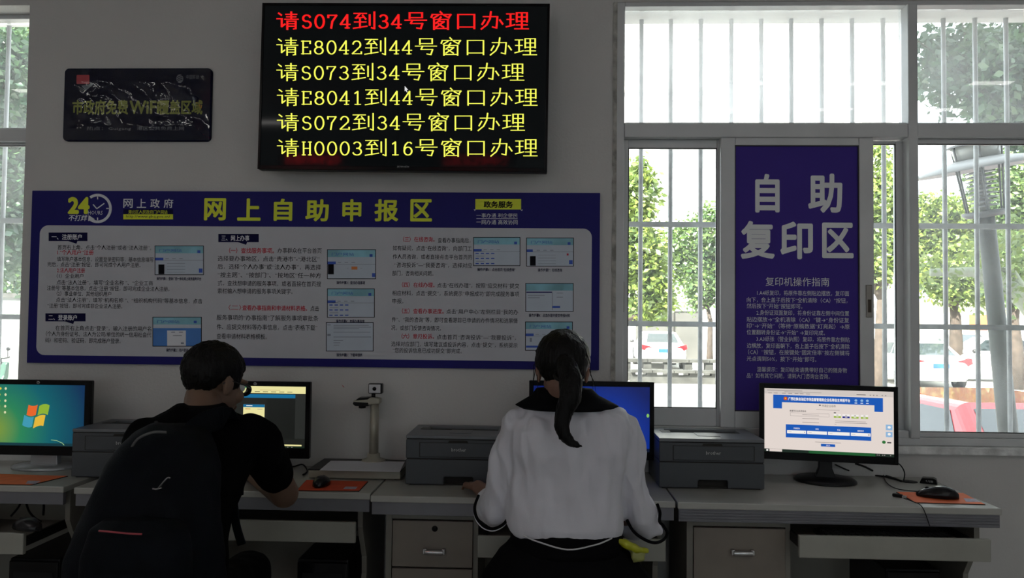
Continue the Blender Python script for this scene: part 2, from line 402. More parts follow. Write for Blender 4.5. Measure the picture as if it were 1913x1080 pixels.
# ------------------------------------------------------------------ television
YT = -.12
tv = thing('television', 'large black flat television showing one red and five yellow lines of queue calls', 'television')
a = pw(488, 8, YT); c = pw(1022, 320, YT); x0, x1, z0, z1 = a.x, c.x, c.z, a.z
m_blk = M('gloss_black_plastic', (.004, .004, .005), .18, var=0, spec=.2)
m_mblk = M('matt_black_plastic', (.008, .008, .009), .5, var=.05, spec=.25)
b = MB(); b.box(x0, x1, YT, YT+.045, z0, z1); b.build('casing', m_mblk, tv, bevel=.004)
fr = MB(); frame_rect(fr, x0, x1, z0, z1, .010, .010, .010, .016, YT-.004, YT); fr.build('bezel', m_blk, tv, bevel=.0015)
m_scr = M('tv_screen', (.003, .003, .003), .05, var=0, emit=S(7, 9, 10), spec=.12)
MB().box(x0+.01, x1-.01, YT-.001, YT+.003, z0+.016, z1-.01).build('screen', m_scr, tv)
b = MB()
for xx in (.3, .62): b.box(x0+(x1-x0)*xx, x0+(x1-x0)*xx+.05, YT+.044, -.006, z0+.08, z1-.05)
b.box(x0+.25, x1-.25, YT+.044, -.0005, (z0+z1)/2-.1, (z0+z1)/2+.1); b.build('wall_bracket', m_mblk, tv)
m_yel = ME('tv_yellow', S(252, 255, 95)); m_red = ME('tv_red', S(252, 28, 28)); m_gry = M('badge_grey', (.45, .45, .45), .5, var=0)
GL = {
'请': [[(12,92),(25,80)],[(4,60),(26,60),(26,16),(40,30)],[(42,85),(92,85)],[(46,71),(88,71)],[(38,57),(98,57)],[(67,98),(67,57)],[(50,46),(50,0)],[(50,46),(86,46),(86,4),(76,2)],[(50,32),(86,32)],[(50,18),(86,18)]],
'到': [[(4,90),(60,90)],[(32,90),(14,64)],[(10,64),(50,68)],[(42,80),(56,58)],[(6,42),(58,42)],[(31,62),(31,10)],[(2,6),(62,18)],[(73,82),(73,24)],[(93,98),(93,4),(80,10)]],
'号': [[(24,94),(78,94),(78,66)],[(24,94),(24,62)],[(24,66),(78,66)],[(3,52),(98,52)],[(36,52),(29,33),(80,33),(72,4),(54,8)]],
'窗': [[(46,100),(54,90)],[(8,68),(13,84),(93,84),(84,70)],[(38,80),(16,62)],[(62,80),(86,64)],[(50,70),(42,58)],[(20,56),(20,0)],[(20,56),(80,56),(80,0)],[(20,5),(80,5)],[(46,54),(28,34)],[(42,44),(64,44),(28,12)],[(38,32),(62,12)]],
'口': [[(14,84),(14,4)],[(14,84),(84,84),(84,4)],[(14,13),(84,13)]],
'办': [[(12,72),(74,72),(70,8),(52,14)],[(46,99),(42,60),(28,26),(4,1)],[(20,54),(8,28)],[(84,54),(97,30)]],
'理': [[(3,87),(38,87)],[(5,56),(36,56)],[(2,14),(40,26)],[(21,87),(21,20)],[(48,94),(48,42)],[(48,94),(92,94),(92,42)],[(48,70),(92,70)],[(48,46),(92,46)],[(70,94),(70,4)],[(46,25),(94,25)],[(38,3),(99,3)]]}
def arc(cx, cy, rx, ry, a0, a1, n=12): return [(cx+rx*cos(radians(a0+(a1-a0)*i/n)), cy+ry*sin(radians(a0+(a1-a0)*i/n))) for i in range(n+1)]
LT = {
'S': [arc(50,74,32,24,20,270)+arc(50,26,36,26,90,-160)],
'0': [arc(50,50,38,50,90,450,24)], '7': [[(12,97),(86,97),(48,50),(38,0)],[(12,97),(12,80)]],
'4': [[(66,0),(66,100),(6,28),(92,28)],[(46,1),(86,1)]],
'3': [arc(46,75,32,24,150,-90)+arc(46,26,38,26,90,-160)], '2': [arc(48,70,34,29,170,-30,10)+[(8,2),(90,2),(90,16)]],
'E': [[(22,0),(22,100)],[(6,98),(86,98),(86,80)],[(22,51),(66,51)],[(6,2),(88,2),(88,22)]],
'8': [arc(50,75,30,23,90,450,20), arc(50,26,37,26,90,450,20)], 'H': [[(22,0),(22,100)],[(80,0),(80,100)],[(22,51),(80,51)],[(8,99),(38,99)],[(64,99),(94,99)],[(8,1),(38,1)],[(64,1),(94,1)]],
'1': [[(26,84),(52,99),(52,0)],[(26,1),(80,1)]], '6': [arc(52,30,34,30,90,450,20), [(84,88),(70,97),(50,96),(30,80),(19,56),(18,30)]]}
def stroke(P, pts, wmin, wmax, m):
    for (ax, ay), (bx_, by) in zip(pts, pts[1:]):
        d = Vector((bx_-ax, by-ay)); ln = d.length
        if ln < 1e-6: continue
        d /= ln; wd = wmin+(wmax-wmin)*abs(d.y)
        e = d*wd*.3; P.line([(ax-e.x, ay-e.y), (bx_+e.x, by+e.y)], wd, m, 1)
for txt, yc, m, k in (('请S074到34号窗口办理', 38.5, m_red, 1.018), ('请E8042到44号窗口办理', 87, m_yel, 1), ('请S073到34号窗口办理', 134.4, m_yel, 1),
                 ('请E8041到44号窗口办理', 181.3, m_yel, 1), ('请S072到34号窗口办理', 228, m_yel, 1), ('请H0003到16号窗口办理', 275.7, m_yel, 1)):
    P = wallprint(YT-.001, .0006); x = 513.0+(1 if yc > 150 else 0); bold = 1.35 if m is m_red else 1
    for ch in txt:
        cj = ch in GL; adv = (46.6 if cj else 23.7)*k
        wgl = (42.5 if cj else 20.5)*k; hgl = 33 if cj else 24.5; yb = yc+16.5-(0 if cj else 2.5)
        for st in (GL if cj else LT)[ch]:
            pts = [(x+1+px*wgl/100, yb-py*hgl/100) for px, py in st]; pts = [(qx-.008*(164-qy), qy-.008*(qx-755)) for qx, qy in pts]
            stroke(P, pts, 1.7*bold, (2.9 if cj else 3.1)*bold, m)
        x += adv
    P.build('queue_call_line', tv)
P = wallprint(YT-.004, .0006); P.text('SKYWORTH', 742, 764, 311.5, 3.4, m_gry, fit=True); P.build('badge', tv)
P = wallprint(YT-.001, .0006); m_wht = ME('screen_white', S(225, 225, 225))
P.poly([(755, 161), (755, 171), (757, 169), (759, 173), (760.3, 172.3), (758.6, 168.6), (761.5, 168)], m_wht, 3); P.build('mouse_pointer', tv)
# red running-text display hung in the hall behind the camera; it shows only as a mirror image low in the screen
m_led = M('led_red', (.02, 0, 0), .5, var=0, emit=(1.0, .02, .03), estr=16)
def mirrored(px, py, Y=-5.0): h = pw(px, py, YT); d = pd(px, py); return h+Vector((d.x, -d.y, d.z))*((YT-Y)/d.y)
a_ = mirrored(520, 308); c_ = mirrored(965, 291); ls = thing('led_display', 'long black running-text display hung in the hall, lit red', 'display')
MB().box(a_.x, c_.x, -5.06, -5.0, a_.z-.02, c_.z+.04).build('case', m_mblk, ls); b = MB(); rs = random.Random(4)
MB().tube([((a_.x+c_.x)/2, -5.03, c_.z+.03), ((a_.x+c_.x)/2, -5.03, CZ)], .015, 8).build('hanger', m_mblk, ls)
for x0_, x1_, k in ((535, 636, .5), (828, 950, .34)):
    u0 = mirrored(x0_, 305).x; u1 = mirrored(x1_, 305).x; n_ = 60
    for i in range(n_):
        for j in range(7):
            if rs.random() < k*(1 if i % 9 < 7 else .15): xx = u0+(u1-u0)*i/n_; zz = a_.z+.01+(c_.z-a_.z)*j/7*.9; b.box(xx, xx+.008, -5.0, -4.998, zz, zz+.009)
o = b.build('led_dots', m_led, ls); o['kind'] = 'stuff'

# ------------------------------------------------------------------ wifi plaque under rumpled film
YQ = -.012
pl = thing('wall_plaque', 'dark blue rounded plaque with dull yellow lettering under rumpled clear film, left of the television', 'sign')
m_nvy = M('plaque_navy', (.002, .003, .018), .5, var=.05, spec=.05)
m_py = M('plaque_yellow', (.20, .23, .015), .5, var=0); m_pg = M('plaque_grey', (.12, .13, .16), .5, var=0); m_prd = M('plaque_red', (.45, .03, .05), .5, var=0)
P = wallprint(0, .0); tmp = MB()
def rr(x0, z0, x1, z1, r, k=6):
    pts = []
    for cx, cy, a0 in ((x1-r, z1-r, 0), (x0+r, z1-r, 90), (x0+r, z0+r, 180), (x1-r, z0+r, 270)):
        for i in range(k+1): a = radians(a0+90*i/k); pts.append((cx+r*cos(a), cy+r*sin(a)))
    return pts
a = pw(121.5, 128, YQ); c = pw(393, 264, YQ)
MB().prism(rr(a.x, c.z, c.x, a.z, .018), YQ, 0, 'y').build('board', m_nvy, pl)
P = wallprint(YQ, .0003)
P.text('市政府免费', 136, 239, 200.5, 25, m_py, bold=.03); P.text('WiFi', 243, 297, 200.5, 23, m_py, bold=.03, fit=True); P.text('覆盖区域', 297, 378, 200.5, 25, m_py, bold=.03)
P.build('lettering', pl)
P = wallprint(YQ, .0003); P.rrect(143, 140, 167, 157, 2, m_prd); P.poly([(152, 160), (176, 156), (160, 170)], m_pg)
P.disc(336, 147, 6.5, 8, m_pg); 
for i in (-1, 0, 1): P.line([(331, 149+i*3.5), (336, 146+i*3.5), (341, 145+i*3.5)], 1.2, m_nvy, 3)
P.text('中国移动', 348, 372, 144, 8, m_pg); P.text('热点：Guigang', 162, 245, 240, 7, m_pg); P.text('港区公共免费上网', 256, 344, 240, 7, m_pg)
P.build('emblems', pl)
# film: clear gloss sheet with real wrinkles
def film():
    m = bpy.data.materials.new('clear_film'); m.use_nodes = True; nt = m.node_tree; N = nt.nodes; L = nt.links; N.clear()
    out = N.new('ShaderNodeOutputMaterial'); tr = N.new('ShaderNodeBsdfTransparent'); gl = N.new('ShaderNodeBsdfGlossy'); gl.inputs['Roughness'].default_value = .03
    mx = N.new('ShaderNodeMixShader'); mx.inputs[0].default_value = .045; L.new(tr.outputs[0], mx.inputs[1]); L.new(gl.outputs[0], mx.inputs[2]); L.new(mx.outputs[0], out.inputs[0])
    nx, nz = 90, 46; vs = []; fs = []
    x0, x1, z0, z1 = a.x+.004, c.x-.004, c.z+.004, a.z-.004
    for j in range(nz):
        for i in range(nx):
            u, v = i/(nx-1), j/(nz-1); X = x0+(x1-x0)*u; Z = z0+(z1-z0)*v
            n = noise.noise(Vector((u*3+5, v*2.2+u*1.6, 3)))*.013+noise.noise(Vector((u*9+v*5, v*8-u*3, 7)))*.0016+noise.noise(Vector((u*22, v*15+u*8, 1)))*.0004
            e = min(1, min(u, 1-u, v*.6, (1-v)*.6)*9); vs.append((X, YQ-.003-(.004+abs(n))*e, Z))
    for j in range(nz-1):
        for i in range(nx-1): k = j*nx+i; fs.append((k, k+1, k+nx+1, k+nx))
    mb = MB(); mb.add(vs, fs, m, True); o = mb.build('film', m, pl)
film()

# ------------------------------------------------------------------ notice board
YB = -.014
nb = thing('notice_board', 'long blue and white notice board with yellow title and nine screen pictures under the television', 'notice board')
m_nb = M('board_blue', (.012, .010, .16), .5, var=.03, spec=.2); m_nw = M('board_white', (.56, .57, .62), .5, var=.02)
m_ny = M('board_yellow', (.80, .88, .03), .5, var=0); m_nt = M('board_black', (.008, .008, .012), .7, var=0, spec=.1); m_nr = M('board_red', (.60, .04, .07), .6, var=0)
m_nl = M('board_pale', (.80, .82, .88), .5, var=0); m_nd = M('board_navy', (.006, .006, .05), .6, var=0, spec=.1)
a = pw(60, 356, YB); c = pw(1119, 692, YB)
MB().box(a.x, c.x, YB, 0, c.z, a.z).build('backing_board', m_nb, nb, bevel=.0015)
P = wallprint(YB, .0002); e = pw(75, 421, YB); g = pw(1104, 676.5, YB)
P2_ = Print(lambda x, y: (x, y), (0, YB, 0), (1, 0, 0), (0, 0, 1), (0, -1, 0), .0004)
P2_.rrect(e.x, g.z, g.x, e.z, .035, m_nw, 0, 10); P2_.build('white_panel', nb)
P = wallprint(YB)
for ch, a0, a1, y in (('网', 383, 421, 391), ('上', 445, 486, 391.5), ('自', 513, 545, 392), ('助', 572, 613, 393), ('申', 641, 674, 393), ('报', 701, 743, 393), ('区', 768, 806, 393)):
    P = wallprint(YB); P.text(ch, a0, a1, y, 39, m_ny, bold=.03, fit=True); P.build('title_character', nb)
P = wallprint(YB)
P.text('24', 129, 166, 384, 28, m_ny, bold=.05, fit=True); P.text('HOURS', 165, 192, 397.5, 7.5, m_nl, fit=True); P.text('不打烊', 129, 163, 407, 11, m_nl, bold=.02, shear=.2)
cx, cy = 182.5, 389.5
P.line([(cx+24*cos(radians(t)), cy+25*sin(radians(t))) for t in range(-125, 131, 5)], 5, m_nl); P.poly([(166, 402), (165, 413), (178, 410)], m_nl, 3)
P.line([(174, 382), (181, 390), (195, 380)], 2, m_nl)
for t in (-90, 0, 90): P.line([(cx+21*cos(radians(t)), cy+22*sin(radians(t))), (cx+16*cos(radians(t)), cy+17*sin(radians(t)))], 2, m_nl)
P.build('clock_emblem', nb)
P = wallprint(YB)
for i, ch in enumerate('网上政府'): P.text(ch, 231+25.2*i, 248+25.2*i, 380, 16.5, m_nl, bold=.015, fit=True)
P.rect(230.5, 391, 323.5, 400.5, m_nd); P.text('港北区人民政府门户网站', 240, 313, 396, 7.2, m_ny)
P.rect(230.5, 400.5, 323.5, 410, m_ny, 1); P.text('http://www.gbq.gov.cn/', 236, 318, 405, 6.2, m_nd, bold=.01, fit=True)
P.build('web_address', nb)
P = wallprint(YB)
P.rect(888, 372, 973.5, 391.5, m_ny); P.text('政务服务', 904, 958, 382, 11.5, m_nt, bold=.03)
P.poly([(885, 391), (889, 391.5), (887, 394.5)], m_nl); P.poly([(972, 392), (977, 391.5), (975, 394.5)], m_nl)
P.text('一事办通 利企便民', 890, 967, 402.5, 8, m_nl); P.line([(890, 408.5), (967, 408.8)], .9, m_nl); P.text('一网办通 高效协同', 890, 967, 415, 8.5, m_nl)
P.build('slogan', nb)
for t, x0, y0, x1, y1, tx in (('一、注册账户', 91, 434.5, 163.5, 450.5, 157), ('二、登录账户', 85, 585.5, 160, 600.5, 148), ('三、网上办事', 408, 437, 483.5, 452.5, 470)):
    P = wallprint(YB); P.rect(x0, y0, x1, y1, m_nd); P.poly([(x0+36, y1-.2), (x0+54, y1-.2), (x0+52, y1+5)], m_nd, 1)
    P.text(t, x0+6, tx-4, (y0+y1)/2, 10, m_nl, bold=.02); P.build('section_tag', nb)
P = wallprint(YB); K = 8.8
def T(t, x0, x1, y, m=m_nt, h=K, b=.01): P.text(t, x0, x1, y, h, m, bold=b)
T('首页右上角，点击“个人注册”或者“法人注册”。', 108, 283, 462); T('1.“个人用户”注册', 107, 175, 471.5, m_nr, b=.015)
T('填写账户基本信息，设置登录密码等，基本信息填写', 107, 287, 484); T('完后，点击“注册”按钮，即可完成个人用户注册。', 89, 263, 494)
T('2.法人用户注册', 107, 159, 505, m_nr, b=.015); T('（1）企业用户', 106, 156, 515.5)
T('点击“法人注册”，填写“企业名称 ”、“企业工商', 106, 286, 527.5); T('注册号”等基本信息，点击“注册”按钮，即可完成企业法人注册。', 88, 317, 538)
T('（2）事业单位、其他组织用户', 106, 208, 548.5); T('点击“法人注册”，填写“机构名称 ”、“组织机构代码”等基本信息，点击', 105, 378, 560)
T('“注册”按钮，即可完成非企业法人注册。', 89, 229, 571)
T('在首页右上角点击“登录”，输入注册的用户名', 104, 283, 612.5, h=9.2); T('（个人为身份证号、法人为公司/单位的统一信用社会代', 86, 283, 623.5, h=9.2); T('码）和密码、验证码，即完成账户登录。', 85, 226, 635.5, h=9.2)
T('（一）查找服务事项。', 428, 512, 468, m_nr, b=.02, h=9.6); T('办事群众在平台首页', 519, 601, 468, h=9.6)
for t, x1, y in (('选择要办事地区，点击“贵港市”-“港北区”', 597, 483), ('后，选择“个人办事”或“法人办事”，再选择', 600, 498), ('“按主题”、“按部门”、“按地区”任一种方', 600, 513.5),
              ('式，查找想申请的服务事项。或者直接在首页搜', 600, 529), ('索栏输入想申请的服务事项关键字。', 547, 543.5)): T(t, 407, x1, y, h=9.8)
T('（二）', 427, 451, 574.5, m_nr, h=9.6); T('查看办事指南和申请材料表格。', 453, 574, 575, m_nr, b=.02, h=9.6); T('点击', 580, 596, 576.5, h=9.6)
for t, x1, y in (('服务事项的“办事指南”了解服务事项审批条', 595, 593), ('件、应提交材料等办事信息，点击“表格下载”', 593, 610.5), ('查看申请材料表格模板。', 499, 628)): T(t, 405, x1, y, h=10)
T('（三）在线咨询。', 753, 812, 447, m_nr, b=.015, h=9.2); T('查看办事指南后，', 818, 879, 449, h=9.2)
for t, x0, x1, y in (('如有疑问，点击“在线咨询”，向部门工', 734, 881, 463.5), ('作人员咨询，或者直接点击平台首页的', 734, 882, 479.5), ('“咨询投诉”—“我要咨询”，选择对应', 737, 882, 495), ('部门，咨询相关问题。', 733, 810, 510.5),
    ('相应材料，点击“提交”，系统提示“申报成功”即完成服务事项', 733, 970, 547.5), ('申报。', 733, 754, 562.5), ('件”、“我的咨询”等，即可查看跟踪已申请的办件情况和进展情', 732, 967, 597), ('况，或部门反馈咨询情况。', 731, 824, 612.5),
    ('选择对应部门，填写建议或投诉内容，点击“提交”，系统提示', 731, 967, 642.5), ('“您的投诉信息已成功提交”即完成。', 734, 863, 654.5)): T(t, x0, x1, y, h=9.2)
T('（四）在线办理。', 751, 812, 532, m_nr, b=.015, h=9.2); T('点击“在线办理”，按照“应交材料”提交', 817, 970, 533, h=9.2)
T('（五）查看办事进度。', 751, 829, 581, m_nr, b=.015, h=9.2); T('点击“用户中心”左侧栏目“我的办', 834, 968, 582, h=9.2)
T('（六）意见投诉。', 750, 811, 628, m_nr, b=.015, h=9.2); T('点击首页“咨询投诉”—“我要投诉”，', 816, 964, 629.5, h=9.2)
P.build('paragraphs', nb)
m_sky = M('print_sky', (.25, .55, .66), .5, var=.25, nscale=9); m_pal = M('print_pale', (.55, .62, .72), .5, var=.03); m_pb = M('print_blue', (.03, .10, .55), .5, var=0)
m_pm = M('print_midblue', (.06, .22, .62), .5, var=.15, nscale=5); m_line = M('print_line', (.25, .28, .36), .5, var=0); m_or = M('print_orange', (.75, .24, .06), .5, var=0)
def shot(x0, y0, x1, y1, kind, cap, c0, c1):
    P = wallprint(YB); w_, h_ = x1-x0, y1-y0; f = lambda u, v: (x0+u*w_, y0+v*h_)
    R = lambda u0, v0, u1, v1, m, l: P.rect(*f(u0, v0), *f(u1, v1), m, l)
    R(0, 0, 1, 1, m_nt, 0); R(.014, .022, .986, .978, m_pal, 1)
    if kind != 'doc': R(.014, .022, .986, .26, m_sky, 2)
    if kind == 'login':
        R(.014, .38, .986, .978, m_pm, 2); R(.30, .46, .68, .978, m_nl, 3); R(.38, .5, .46, .53, m_line, 4); R(.54, .5, .62, .53, m_line, 4); R(.42, .62, .6, .64, m_line, 4); R(.84, .13, .90, .21, m_pb, 3); R(.58, .86, .64, .92, m_line, 4)
    elif kind == 'doc':
        for v, u1 in ((.10, .9), (.16, .95), (.22, .7), (.33, .93), (.50, .95), (.62, .36), (.7, .3), (.78, .28)): R(.16, v, u1, v+.018, m_line, 2)
        R(.03, .08, .1, .11, m_line, 2); R(.03, .4, .1, .47, m_line, 2)
    elif kind == 'form':
        for v in (.08, .2, .34, .48): R(.65, v, .78, v+.02, m_line, 2)
        R(.02, .30, .56, .34, m_nb, 2); R(.55, .3, .562, .95, m_line, 3); R(.56, .8, .72, .87, m_pb, 2); R(.05, .42, .4, .44, m_line, 2); R(.05, .5, .3, .52, m_line, 2)
    else:
        R(.014, .41, .18 if kind != 'b' else .14, .5, m_pb, 3); R(.014, .49, .986, .502, m_line, 2); R(.87, .16, .93, .25, m_pb, 3)
        for u in (.22, .36, .5): R(u, .43, u+.07, .45, m_line, 2)
        if kind in 'ab':
            R(.08, .64, .2, .97, m_nt, 3)
            for v in (.6, .7, .8, .9): R(.25, v, .62, v+.012, m_line, 2)
            R(.90, .78, .975, .92, m_pb, 3)
        if kind == 'b': R(.85, .55, .89, .62, m_nr, 3)
        if kind == 'o': R(.02, .5, .14, .84, m_nt, 3); R(.5, .58, .62, .68, m_or, 3); R(.4, .63, .44, .64, m_line, 3); R(.68, .63, .72, .64, m_line, 3); R(.92, .8, .985, .93, m_pb, 3)
        if kind == 'g':
            for v in (.55, .72, .90):
                R(.06, v-.07, .24, v-.055, m_line, 3)
                for u in (.05, .16, .27, .38): R(u, v, u+.07, v+.035, m_pb, 3)
        if kind == 'p': R(.1, .56, .14, .7, m_line, 3); R(.02, .83, .4, .9, m_pb, 3)
    P.text('门户网站' if kind not in ('doc', 'form') else '.', *((x0+w_*.1, x0+w_*.55) if kind not in ('doc', 'form') else (x0+w_*.9, x0+w_*.92)), y0+h_*.16, h_*.1 if kind not in ('doc', 'form') else .5, m_pb, lay=3)
    P.text(cap, c0, c1, y1+6.5, 6, m_nd, bold=.02); P.build('screen_picture', nb)
shot(289, 459, 381, 514, 'a', '操作步骤1：登录广西一体化网上政务服务平台', 293, 376); shot(285, 592, 377, 647.5, 'login', '操作步骤2：用户登录', 311, 352)
shot(611, 466, 702.5, 521.5, 'o', '操作步骤3：查找办理事项', 629, 682); shot(611, 539, 700, 593.5, 'g', '操作步骤4：查看办事指南', 628, 681); shot(609, 602, 698, 656.5, 'doc', '操作步骤5：下载申请表', 629, 677)
shot(884, 443, 972, 497, 'g', '操作步骤6：点击首页“在线咨询”', 892, 963); shot(983, 444, 1072, 498, 'b', '操作步骤7：在线咨询', 1005, 1050)
shot(981.5, 529, 1071.5, 582.5, 'form', '操作步骤8：点击办理并提交申报材料', 988, 1065); shot(981, 601, 1070, 655, 'p', '操作步骤9：办件查询', 1005, 1048)
# small red mark on the wall
P = wallprint(0, .0005); P.poly([(638, 718), (641, 721), (644, 724), (641, 723)], m_nr); o = P.build('wall_mark'); tag(o, 'tiny red smear on the wall right of the middle monitor', 'mark')
# ------------------------------------------------------------------ desks
m_top = M('desk_top_laminate', (.43, .43, .40), .26, var=.05, nscale=6, spec=.6)
m_band = M('desk_edge_band', (.20, .20, .225), .45, .2, var=.06)
m_dk = M('desk_carcass', (.21, .20, .175), .55, var=.05)
m_drw = M('desk_drawer_front', (.225, .195, .165), .5, var=.05)
m_groove = M('dark_groove', (.02, .018, .015), .8, var=0)
m_steel = M('brushed_steel', (.55, .55, .56), .25, .9)
TOP = .75
def desk(label, x0, x1, yf, cab, panel_x, tray, ridged=False, lock=False, handle=None):
    r = thing('desk', label, 'desk', group='pale computer desks along the wall')
    MB().box(x0, x1, yf, -.004, TOP-.022, TOP).build('desktop', m_top, r, bevel=.003)
    b = MB(); b.box(x0+.004, x1-.004, yf+.006, yf+.024, TOP-.064, TOP-.0222)
    if ridged:
        for k in range(4): z = TOP-.030-k*.009; b.box(x0+.006, x1-.006, yf+.002, yf+.0062, z-.0028, z+.0028)
    b.build('edge_band', m_band, r, bevel=.001)
    yb = yf+.055
    # side panels with a waved front edge
    for px in panel_x:
        pts = [(-.02, 0), (yb+.02, 0), (yb+.0, .25), (yb+.03, .36), (yb+.075, .44), (yb+.07, .50), (yb+.02, .58), (yb, .62), (yb, TOP-.0222), (-.02, TOP-.0222)]
        MB().prism(pts, px, px+.018, 'x').build('side_panel', m_dk, r, bevel=.001)
    MB().box(x0+.05, x1-.05, -.09, -.075, .20, TOP-.0224).build('back_panel', m_dk, r)
    if cab:
        c0, c1 = cab; yc = yf+.045
        b = MB(); b.box(c0, c0+.02, yc, -.095, .04, TOP-.0222); b.box(c1-.016, c1, yc+.004, -.095, .04, TOP-.0222); b.box(c0+.02, c1-.016, yc+.004, -.095, .04, .06)
        b.box(c0+.02, c1-.016, yc+.002, yc+.018, TOP-.087, TOP-.0223); b.build('cabinet', m_dk, r)
        za, zb = TOP-.092, TOP-.092-(.155 if lock else .30)
        for zt, zl in ((za, zb), (zb-.006, .07)):
            d = MB().box(c0+.023, c1-.018, yc-.003, yc+.014, zl, zt).build('drawer', m_drw, r, bevel=.0015)
            xm = (c0+c1)/2+.01; zm = zt-(.10 if lock and zt == za else .078)
            if lock and zt == za:
                MB().cyl((xm, yc-.005, zt-.025), (xm, yc+.002, zt-.025), .010, n=18, m=m_mblk).build('lock', m_mblk, d)
            h = MB()
            for s in (-1, 1): h.box(xm+s*.032-.006, xm+s*.032+.006, yc-.022, yc-.002, zm-.007, zm+.011)
            h.cyl((xm-.032, yc-.018, zm), (xm+.032, yc-.018, zm), .0095, n=14); h.build('handle', m_steel, d, bevel=.002)
    if tray:
        t0, t1, yt, zt = tray
        t = MB(); t.box(t0+.02, t1-.02, yt, yt+.30, zt-.055, zt-.04); t.build('keyboard_tray', m_dk, r)
        f = MB(); f.box(t0, t1, yt-.016, yt, zt-.07, zt); f.build('tray_front', M('tray_front', (.34, .34, .30), .4, var=.05), r, bevel=.003)
        [MB().box(xx, xx+.01, yt, yt+.36, zt-.05, zt-.02).build('runner', m_mblk, r) for xx in (t0+.012, t1-.022)]
    return r
y3 = -.497
desk('pale desk at the far right with ridged metal edge under the web page monitor', .452, 1.497, y3, (pw(1283, 1000, -.452).x, pw(1477, 1000, -.452).x),
     (pw(1822, 990, -.45).x,), (pw(1491, 1000, -.57).x, pw(1848, 1000, -.57).x, -.565, pw(1600, 1003, -.58).z), ridged=True)
desk('pale desk in front of the seated woman, with a lockable drawer', -.572, .446, -.488, (pw(721, 1000, -.443).x, pw(893, 1000, -.443).x),
     (pw(1228, 990, -.44).x-.005,), (pw(893, 1000, -.55).x, pw(1243, 1015, -.55).x, -.545, pw(1000, 1002, -.55).z), lock=True)
desk('pale desk behind the man with the backpack', -1.612, -.579, -.458, (-1.592, -1.25), (pw(667, 990, -.41).x,), (-1.24, pw(664, 990, -.47).x, -.455, pw(560, 974, -.47).z))
desk('pale desk at the far left under the blue green monitor', -2.68, -1.655, -.447, (-2.66, -2.35), (pw(118, 990, -.40).x,), (-2.33, pw(50, 1000, -.56).x, -.56, pw(30, 994, -.56).z))

# ------------------------------------------------------------------ monitors
m_fr = M('monitor_plastic', (.006, .006, .007), .35, var=.05, spec=.3)
m_silver = M('silver_plastic', (.42, .44, .46), .3, .5)
def gradmat(name, stops, cx, cz, R, extra=None):
    m = bpy.data.materials.new(name); m.use_nodes = True; nt = m.node_tree; N = nt.nodes; L = nt.links; b = N['Principled BSDF']
    b.inputs['Base Color'].default_value = (.005, .005, .005, 1); b.inputs['Roughness'].default_value = .3
    tc = N.new('ShaderNodeTexCoord'); mp = N.new('ShaderNodeMapping'); mp.vector_type = 'POINT'
    mp.inputs['Location'].default_value = (-cx/R, 0, -cz/R); mp.inputs['Scale'].default_value = (1/R, 0, 1/R)
    L.new(tc.outputs['Object'], mp.inputs[0]); ln = N.new('ShaderNodeVectorMath'); ln.operation = 'LENGTH'; L.new(mp.outputs[0], ln.inputs[0])
    cr = N.new('ShaderNodeValToRGB'); e = cr.color_ramp.elements
    e[0].position = stops[0][0]; e[0].color = (*stops[0][1], 1); e[1].position = stops[-1][0]; e[1].color = (*stops[-1][1], 1)
    for p, c in stops[1:-1]: q = e.new(p); q.color = (*c, 1)
    L.new(ln.outputs['Value'], cr.inputs[0]); L.new(cr.outputs[0], b.inputs['Emission Color']); b.inputs['Emission Strength'].default_value = 1
    return m
